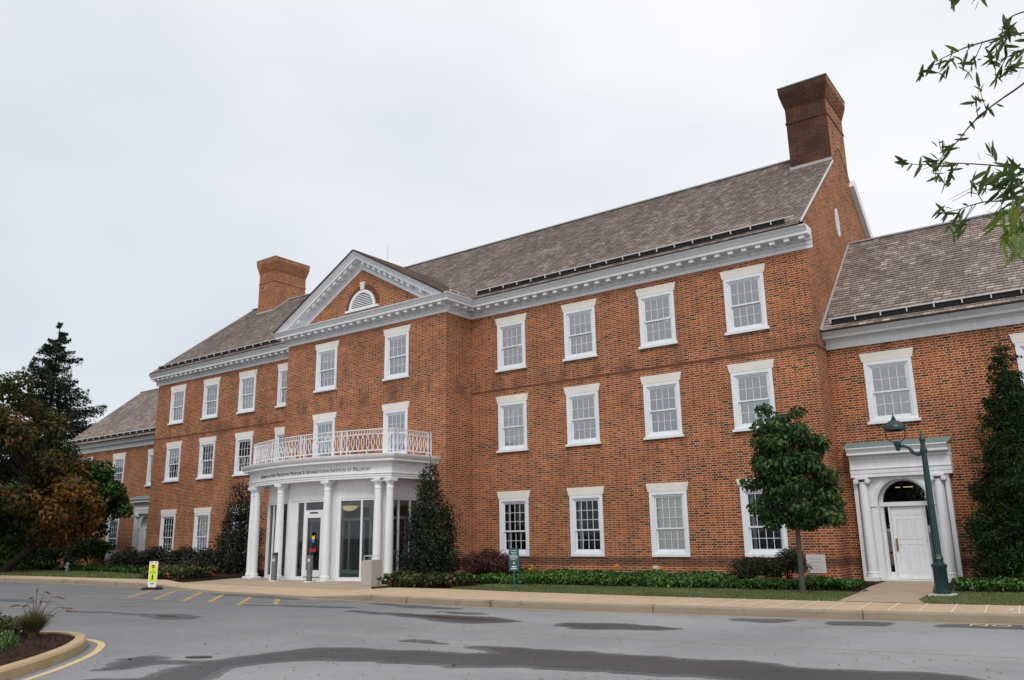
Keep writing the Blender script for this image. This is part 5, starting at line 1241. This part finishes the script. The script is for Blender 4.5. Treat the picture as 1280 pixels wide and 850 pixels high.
def grass(name, polys, n, h, label, wd=.012, mat='grass'):
    pts = []
    for poly in polys:
        P_ = np.array(poly); lo, hi = P_.min(0), P_.max(0); k = int(n*((hi-lo).prod()))
        q = lo+(hi-lo)*rng.random((k, 2)); c = np.zeros(len(q), bool); j = len(P_)-1
        for i in range(len(P_)):
            xi, yi = P_[i]; xj, yj = P_[j]
            c ^= ((yi > q[:, 1]) != (yj > q[:, 1])) & (q[:, 0] < (xj-xi)*(q[:, 1]-yi)/(yj-yi+1e-12)+xi); j = i
        pts.append(q[c])
    q = np.vstack(pts); k = len(q); L = h*(.5+.8*rng.random(k))
    al = np.stack([rng.normal(size=k)*.45, rng.normal(size=k)*.45, np.ones(k)], 1)
    patch = .5+.5*np.sin(q[:, 0]*1.7+2*np.sin(q[:, 1]*1.3))*np.cos(q[:, 0]*.6+q[:, 1]*2.2)
    o = leaf_mesh(name, np.stack([q[:, 0], q[:, 1], .165+L*.35], 1), np.stack([rng.normal(size=k), rng.normal(size=k)-.6, np.full(k, .35)], 1), al, L, wd, np.clip(rng.random(k)*.6+.4*patch*rng.random(k)**.5, 0, 1), M[mat], fold=.05)
    return tag(o, label, 'grass', None, 'stuff')
def lawn(xa, xb_, yfront, yback): 
    xs2 = np.linspace(xa, xb_, 24); return [(x, yb(x)+yfront) for x in xs2]+[(x, yback) for x in xs2[::-1]]
grass('lawn_grass', [lawn(2.6, 12.85, .02, -4.0)], 1700, .06, 'short green lawn strip between pavement and ground cover')
grass('lawn_grass', [[(14.62, -6.25), (15.2, -6.18), (16.5, -5.95), (18.5, -5.5), (20, -5.2), (20, -2.0), (14.55, -3.0), (14.4, -5.0)]], 1700, .06, 'short lawn strip in front of the lamp post')
grass('lawn_grass', [lawn(-40, -13.4, .02, -4.6)], 420, .11, 'short lawn along the pavement at the left', .025)

# ------------------------------------------------------------------ planted island on the left
def tuft(name, label, base, n, H, spread, mat, wd, plumes=0, cat='ornamental grass'):
    t = thing(name, label, cat, base)
    m = MB(); rn = []
    for i in range(n):
        a = rng.random()*6.283; s = rng.random()**.6; L = H*(.6+.5*rng.random()); d = Vector((math.cos(a), math.sin(a), 0)); side = Vector((-d.y, d.x, 0))*wd
        r0 = .07*rng.random(); prev = None
        for j in range(5):
            f = j/4; p = d*(r0+spread*s*f**1.7)+Vector((0, 0, L*(f-.42*s*f**2.6)))
            cur = (p-side*(1-f*.9), p+side*(1-f*.9))
            if prev: m.quad(prev[0], prev[1], cur[1], cur[0]); rn.append(rng.random())
            prev = cur
    o = m.build('blades', mat, t, fix=False); at_ = o.data.attributes.new('rnd', 'FLOAT', 'FACE'); at_.data.foreach_set('value', np.array(rn, np.float32))
    return t
def plume(t, pts, plumelen, mat):
    m = MB(); P3 = catmull([Vector(p) for p in pts], 5); m.tube(P3, .0035, 4); 
    m.build('stalk', M['fgrass'], t)
    q = P3[-1-int(len(P3)*plumelen):]; pp, aa = [], []
    for i in range(len(q)-1):
        for j in range(12): pp.append(q[i].lerp(q[i+1], rng.random())); aa.append((q[i+1]-q[i]).normalized()+Vector(rng.normal(size=3)*.55))
    n = len(pp); leaf_mesh('plume', np.array(pp), unit(n), np.array(aa), .045, .008, rng.random(n), mat, t)
gb = (3.42, -18.02, .125)
ft = tuft('fountain_grass', 'clump of fountain grass with reddish arching plumes on the kerbed island', gb, 1100, .50, .40, M['fgrass'], .0065, 0)
for px in [(-.25, -.2, .50), (-.02, .0, .74), (.12, .1, .70), (.30, .2, .62), (.38, .28, .45), (.45, .33, .40), (-.08, -.05, .62), (.04, .05, .55), (.2, .14, .34), (-.12, -.1, .5)]:
    e = Vector(px); plume(ft, [(0, 0, .05), tuple(e*.42+Vector((0, 0, e.z*.30))), tuple(e*.72+Vector((0, 0, e.z*.28))), tuple(e), tuple(Vector((e.x*1.28, e.y*1.28, e.z*.97)))], .36, M['plume'])
cover('ground_cover', [(3.6, -20.4), (5.3, -19.7), (5.2, -19.2), (4.4, -18.6), (3.4, -18.3), (2.3, -18.4), (1.2, -18.9), (.8, -19.8), (1.5, -20.5)], .125, 3600, .075, M['cover'], .07, .15, .3, 'patch of low green groundcover on the kerbed island', 'ground cover', 5)
for x, y, h, lab in [(2.75, -17.98, .26, 'small leafy perennial left of the fountain grass'), (1.95, -18.12, .30, 'small leafy perennial near the island back edge'), (1.0, -18.6, .30, 'small leafy perennial at the left edge of the picture')]:
    dome('perennial_plant', lab, (x, y, .125), .32, .30, h*1.15, 620, M['begonia'], .075, .4, 'perennials on the kerbed island', cat='plant', stems=5)
def chips(poly, z, n, label, size):
    P_ = np.array(poly); lo, hi = P_.min(0), P_.max(0); q = lo+(hi-lo)*rng.random((n*3, 2)); c = np.zeros(len(q), bool); j = len(P_)-1
    for i in range(len(P_)):
        xi, yi = P_[i]; xj, yj = P_[j]; c ^= ((yi > q[:, 1]) != (yj > q[:, 1])) & (q[:, 0] < (xj-xi)*(q[:, 1]-yi)/(yj-yi+1e-12)+xi); j = i
    q = q[c][:n]; k = len(q)
    o = leaf_mesh('mulch_chips', np.stack([q[:, 0], q[:, 1], z+.02*rng.random(k)], 1), unit(k)*.6+np.array([0, 0, .8]), unit(k)*np.array([1, 1, .3]), size*(.5+rng.random(k)), size*.35, rng.random(k), M['chips']); tag(o, label, 'mulch', None, 'stuff')
chips([p for p in i2], .128, 9000, 'bark mulch spread over the kerbed island', .05)
chips([(9.9, -4.7), (11.4, -5.0), (12.6, -4.1), (12.95, -3.5), (12.6, -2.6), (12.5, -.6), (9.5, -.6)], .173, 3500, 'bark mulch around the young maple and yews', .06)
dome('dark_shrub', 'low dark burgundy leaf tuft between portico litter bin and begonias', (-.55, -5.3, .165), .26, .26, .42, 900, M['darkgrass'], .16, .16, cat='plant')

# ------------------------------------------------------------------ overhanging willow oak, rooted beside the camera
CAMV = Vector(CAM)
def unp(px, py, d): return CAMV+cr*((px-640)/FPX*d)-cu*((py-425)/FPX*d)+cf*d
oak = thing('willow_oak_tree', 'willow oak whose thin leafy twigs hang in at the upper right corner', 'tree', (24.2, -20.6, 0))
ob = Vector(oak.location)
m = MB()
limbA = [Vector((24.2, -20.6, 0)), Vector((24.1, -20.7, 2.2)), Vector((23.7, -20.9, 4.0)), Vector((23.3, -21.2, 6.0))]
m.tube([p-ob for p in limbA], [.30, .24, .19, .10], 12)
BR = [([(1330, 30), (1280, 41), (1250, 47), (1228, 53), (1208, 59), (1190, 67), (1174, 75), (1164, 80), (1156, 90)], 4.9, .6),
      ([(1340, 55), (1280, 104), (1250, 125), (1228, 142), (1210, 160), (1201, 172), (1189, 185), (1177, 197), (1170, 201)], 5.0, .6),
      ([(1345, 225), (1280, 211), (1251, 208), (1233, 206), (1198, 204), (1175, 204), (1152, 206), (1134, 204)], 5.1, .7),
      ([(1345, 236), (1280, 246), (1251, 251), (1233, 252), (1216, 256), (1198, 262), (1181, 265.5)], 5.3, .55),
      ([(1345, 20), (1300, 12), (1270, 18), (1255, 30), (1262, 38)], 4.8, .8),
      ([(1320, -40), (1230, -22), (1200, -6), (1190, -4)], 4.9, .7),
      ([(1330, 60), (1280, 62), (1262, 70), (1248, 76)], 5.0, .8),
      ([(1345, 100), (1280, 85), (1263, 87)], 4.7, .2)]
LP, LA, LN, LL, LR = [], [], [], [], []
def leaf_at(p, a, L, r): LP.append(p+a*L*.5); LA.append(a); LN.append(-cf*.65+Vector(rng.normal(size=3))*.55); LL.append(L); LR.append(r)
hubs = []
for pts, d, dens in BR:
    pts3 = [unp(x, y, d+rng.normal()*.12) for x, y in pts]; c3 = catmull(pts3, 4)
    rr = [.0048*(1-i/len(c3))+.0018 for i in range(len(c3))]; m.tube([p-ob for p in c3], rr, 6); hubs.append(pts3[0])
    for i in range(2, len(c3)-1):
        t_ = (c3[i+1]-c3[i]).normalized(); seg = (c3[i+1]-c3[i]).length
        for q in range(rng.poisson(seg/.034*dens*.60)):
            p = c3[i].lerp(c3[i+1], rng.random()); sd_ = rng.choice([-1, 1]); v = (t_*(.55+.3*rng.random())+cu*sd_*.7*rng.random()+cr*.15*rng.normal()-Vector((0, 0, .15))+cf*.35*rng.normal()).normalized()
            leaf_at(p, v, .065+.055*rng.random(), rng.random()*.75)
        if rng.random() < .16*dens*2:
            sd_ = rng.choice([-1, -1, 1]); tip = c3[i]+(t_*.6+cu*sd_*.8).normalized()*(.10+.14*rng.random()); m.tube([c3[i]-ob, c3[i].lerp(tip, .5)+t_*.01-ob, tip-ob], [.003, .0022, .0015], 5)
            for q in range(7):
                f = .25+.75*rng.random(); p = c3[i].lerp(tip, f); v = ((tip-c3[i]).normalized()*.8+Vector(rng.normal(size=3))*.5).normalized(); leaf_at(p, v, .06+.05*rng.random(), rng.random()*.8)
    for q in range(6): leaf_at(c3[-1], ((c3[-1]-c3[-3]).normalized()+Vector(rng.normal(size=3))*.38).normalized(), .075+.05*rng.random(), rng.random()*.6)
def spray(px, py, d, n, L, sp, lo, hi, dirv, spread=.5):
    c = unp(px, py, d)
    for q in range(n): leaf_at(c+Vector(rng.normal(size=3))*sp, (dirv+Vector(rng.normal(size=3))*spread).normalized(), L*(.7+.6*rng.random()), lo+(hi-lo)*rng.random())
dn = (-cu-cr*.3).normalized()
spray(1262, 222, 4.6, 30, .12, .055, 0, .55, (-cr*.8-cu*.5).normalized(), .6); spray(1274, 232, 4.6, 20, .12, .05, 0, .5, (-cr*.6-cu*.6).normalized(), .6)
spray(1237, 215, 5.0, 9, .15, .02, .3, .8, (-cu-cr*.4).normalized(), .35); spray(1238, 196, 5.0, 8, .09, .025, .2, .6, (cu-cr*.1).normalized(), .4)
spray(1268, 262, 4.3, 10, .15, .04, .75, .95, dn, .35); spray(1277, 268, 4.3, 14, .13, .05, .7, 1, dn, .4); spray(1266, 286, 4.3, 12, .10, .03, .85, 1, dn, .45); spray(1275, 290, 4.2, 8, .13, .03, .8, 1, dn, .3)
m.tube([unp(1300, 225, 4.4)-ob, unp(1278, 245, 4.35)-ob, unp(1268, 275, 4.3)-ob, unp(1264, 292, 4.3)-ob], [.006, .005, .003, .002], 5)
for a, b in (((1245, 229), (1185, 250)), ((1240, 236), (1190, 252)), ((1265, 250), (1240, 232)), ((1262, 248), (1237, 262)), ((1250, 243), (1252, 262))):
    pa, pb = unp(*a, 5.0), unp(*b, 5.0); m.tube([pa-ob, pa.lerp(pb, .5)+cu*.025-ob, pb-ob], [.0025, .002, .0012], 4)
for h in hubs:
    s = limbA[2].lerp(limbA[3], rng.random()); mid = s.lerp(h, .5)+Vector((0, 0, .25)); m.tube([p-ob for p in catmull([s, mid, h], 5)], [.035-.0023*i for i in range(11)], 6)
m.build('trunk', M['bark'], oak, smooth=True)
n = len(LP); LL = np.array(LL)
lance_mesh('crown', np.array([tuple(p-ob) for p in LP]), np.array([tuple(v) for v in LN]), np.array([tuple(v) for v in LA]), LL, LL*.20, np.array(LR), M['oakleaf'], oak)

# ------------------------------------------------------------------ street furniture
def lamp_post(loc, label, rz):
    t = thing('street_lamp', label, 'lamp post', loc, rz, 'dark green lamp posts')
    m = MB(); m.box(-.24, .24, -.24, .24, -.02, .055); m.build('footing', M['plaque'], t)
    m = MB(); m.lathe([(.175, .055), (.175, .12), (.145, .14), (.145, .60), (.165, .63), (.165, .67), (.11, .70), (.10, .76), (.115, .79), (.095, .84), (.082, .9)], 8)
    m.lathe([(.082, .9), (.075, 1.6), (.062, 2.8), (.055, 3.12), (.075, 3.14), (.075, 3.2), (.055, 3.22), (.05, 3.38), (.065, 3.40), (.065, 3.43), (.04, 3.48), (.02, 3.52), (.02, 3.60), (.005, 3.63)], 16); m.build('post', M['lamp_green'], t, smooth=True)
    arm = catmull([Vector(p) for p in [(-.03, 0, 3.12), (-.12, 0, 3.09), (-.22, 0, 3.14), (-.32, 0, 3.26), (-.43, 0, 3.30), (-.52, 0, 3.28)]], 5)
    m = MB(); m.tube(arm, [.045-.0007*i for i in range(len(arm))], 10)
    m.lathe([(.035, 3.20), (.05, 3.22), (.05, 3.30), (.08, 3.33), (.08, 3.39), (.05, 3.42)], 12, (-.54, 0, 0)); m.build('arm', M['lamp_green'], t, smooth=True)
    hx = -.56
    m = MB(); m.lathe([(.225, 3.67), (.24, 3.69), (.24, 3.73), (.22, 3.79), (.165, 3.855), (.10, 3.895), (.055, 3.91), (.055, 3.945), (.03, 3.96), (.038, 3.98), (.012, 4.03), (.004, 4.09)], 24, (hx, 0, 0)); m.lathe([(.19, 3.67), (.01, 3.77)], 24, (hx, 0, 0)); m.build('lamp_hood', M['lamp_green'], t, smooth=True)
    m = MB()
    for a in (30, 210):
        ca, sa = math.cos(R_(a)), math.sin(R_(a)); m.tube(catmull([Vector((hx+ca*r, sa*r, z)) for r, z in ((.03, 3.40), (.12, 3.43), (.19, 3.50), (.215, 3.59), (.215, 3.69))], 4), .011, 6)
    m.build('lamp_cage', M['lamp_green'], t)
    return t
lamp_post((14.62, -4.2, .165), 'dark green lamp post with a curved arm in front of the right wing door', R_(-5))
lamp_post((-25.6, -3.75, .165), 'dark green lamp post mostly hidden by the trees at the left', R_(-5))
def litter_bin(loc, rz, label):
    t = thing('litter_bin', label, 'litter bin', loc, rz, 'concrete litter bins')
    m = MB(); m.box(-.23, .23, -.25, .25, 0, .78); b = bmesh.new(); o = m.build('bin_body', M['agg'], t); b.from_mesh(o.data); bmesh.ops.bevel(b, geom=b.edges[:], offset=.012, segments=2, affect='EDGES'); b.to_mesh(o.data); b.free()
    m = MB(); m.box(-.2, .2, -.2, .2, .781, .80); m.build('bin_lid', M['flash'], t)
    m = MB()
    for sx in (-.17, .17): m.tube([(sx, -.18, .78), (sx, -.18, .93), (sx, .18, .93), (sx, .18, .78)], .012, 6)
    for sy in (-.18, .18): m.tube([(-.17, sy, .93), (.17, sy, .93)], .012, 6)
    m.build('lid_rail', M['post'], t)
litter_bin((-1.86, -5.36, .079), R_(2), 'square concrete litter bin at the right corner of the portico')
litter_bin((-23.9, -2.3, .168), R_(10), 'square concrete litter bin by the left wing behind the lawn')
def bollard(loc, label):
    t = thing('bollard', label, 'bollard', loc, R_(15), 'grey door-opener bollards')
    m = MB(); m.box(-.13, .13, -.13, .13, 0, .03); m.build('base_plate', M['sign_white'], t)
    m = MB(); m.box(-.075, .075, -.075, .075, .03, .93); m.build('post', M['bollard'], t)
    m = MB(); m.add([(-.078, -.078, .93), (.078, -.078, .93), (.078, .078, .93), (-.078, .078, .93), (-.078, -.078, .95), (.078, -.078, .95), (.078, .078, 1.02), (-.078, .078, 1.02)], [(3, 2, 1, 0), (4, 5, 6, 7), (0, 1, 5, 4), (1, 2, 6, 5), (2, 3, 7, 6), (3, 0, 4, 7)]); m.build('cap', M['black'], t)
    m = MB(); m.box(-.05, .05, -.079, -.0755, .70, .80); m.build('push_plate', M['post'], t)
bollard((-7.33, -4.97, .079), 'grey square bollard left of the entrance door'); bollard((-5.56, -4.81, .079), 'grey square bollard in front of the glass entrance door')
def txt_part(name, s, size, mat, parent, x, z, y, sx=1.0):
    vs_, fs_ = text_mesh(s, size, .001); m = MB(); m.add([(x+a*sx, y-c, z+b) for a, b, c in vs_], fs_); return m.build(name, mat, parent, fix=False)
# yellow-green pedestrian sign standing on the road
t = thing('pedestrian_sign', 'fluorescent yellow-green stop for pedestrians panel on a black rubber base by the kerb', 'sign', (-8.62, -8.95, 0), R_(28)); t.scale = (.93, .93, .93)
m = MB(); m.box(-.34, .34, -.17, .17, 0, .05); m.box(-.28, .28, -.12, .12, .05, .085); m.build('rubber_base', M['dark'], t)
m = MB(); m.plate([[(-.14, .085), (.14, .085), (.165, .18), (.165, .96), (.14, .99), (-.14, .99), (-.165, .96), (-.165, .18)], [(-.12, .935), (-.04, .935), (-.04, .965), (-.12, .965)], [(.04, .935), (.12, .935), (.12, .965), (.04, .965)]], lambda a, z: (a, -.02, z), lambda a, z: (a, .02, z)); m.build('panel', M['sign_white'], t)
m = MB(); m.box(-.135, .135, -.024, -.0205, .27, .90); m.build('sign_face', M['lime'], t)
m = MB(); m.plate([[(.068*math.cos(R_(22.5+45*i)), .81+.068*math.sin(R_(22.5+45*i))) for i in range(8)]], lambda a, z: (a, -.0275, z), lambda a, z: (a, -.0245, z)); oc = m.build('stop_octagon', M['red'], t)
txt_part('lettering', 'STOP', .05, M['sign_white'], t, 0, .81, -.029); txt_part('lettering', 'FOR', .045, M['black'], t, 0, .665, -.026)
txt_part('lettering', 'PEDESTRIANS', .04, M['black'], t, 0, .60, -.026)
m = MB(); Y0, Y1 = -.0285, -.0245
m.lathe([(.001, 0), (.02, .001)], 12); m.v = [(x, Y0, .525+y) for x, y, z in m.v]
m.plate([[(-.022, .50), (.022, .50), (.032, .43), (.022, .425), (.018, .46), (.018, .41), (.035, .325), (.018, .325), (0, .39), (-.022, .325), (-.04, .33), (-.015, .41), (-.018, .46), (-.03, .42), (-.038, .43)]], lambda a, z: (a, Y0, z), lambda a, z: (a, Y1, z)); m.build('walker_symbol', M['black'], t, fix=False)
m = MB(); m.box(-.07, -.01, -.0225, -.0205, .19, .225); m.box(.0, .075, -.0225, -.0205, .19, .225); m.build('text_line', M['letters'], t)
# green notice sign on the lawn
t = thing('notice_sign', 'small dark green notice sign on a post in the lawn before the ground cover', 'sign', (4.67, -6.43, .165), R_(28))
m = MB(); m.box(-.022, .022, -.0, .035, -.02, 1.05); m.build('post', M['sign_green'], t)
m = MB(); m.box(-.14, .14, -.016, -.001, .50, 1.09); m.build('sign_panel', M['sign_green'], t)
for z, w_, hh in ((1.035, .15, .014), (.985, .17, .012), (.945, .13, .012), (.905, .20, .012), (.875, .21, .012), (.845, .22, .012), (.81, .16, .012)):
    m = MB(); x = -w_/2
    while x < w_/2-.01:
        l = random.uniform(.012, .035); m.box(x, min(x+l, w_/2), -.019, -.0165, z-hh/2, z+hh/2); x += l+.006
    m.build('text_line', M['sign_white'], t)
m = MB(); m.plate([[(-.024, .74), (.024, .74), (.024, .70), (.012, .672), (0, .662), (-.012, .672), (-.024, .70)]], lambda a, z: (a, -.019, z), lambda a, z: (a, -.0165, z)); m.build('emblem', M['pink'], t)
for z, w_ in ((.615, .13), (.565, .16)):
    m = MB(); x = -w_/2
    while x < w_/2-.01:
        l = random.uniform(.014, .04); m.box(x, min(x+l, w_/2), -.019, -.0165, z-.012, z+.012); x += l+.006
    m.build('text_line', M['sign_white'], t)
# small dark hydrant in the left lawn
t = thing('lawn_hydrant', 'short dark grey hydrant-like post standing in the left lawn', 'hydrant', (-22.2, -5.3, .165))
m = MB(); m.lathe([(.10, 0), (.10, .03), (.07, .05), (.065, .36), (.085, .37), (.085, .41), (.06, .46), (.02, .50)], 16); m.build('body', M['bollard'], t, smooth=True)
m = MB(); m.tube([(0, -.06, .28), (0, -.11, .28)], .035, 10); m.build('outlet', M['pink'], t)
# fallen leaves on the carriageway
n = 260; q = np.stack([rng.uniform(5, 17, n), rng.uniform(-19, -12.5, n), np.full(n, .012)], 1)
o = leaf_mesh('fallen_leaves', q, np.array([0, 0, 1.0])+unit(n)*.2, unit(n)*np.array([1, 1, .1]), .05, .022, rng.random(n), M['plume']); tag(o, 'scattered dry leaves on the asphalt in the foreground', 'leaves', None, 'stuff')
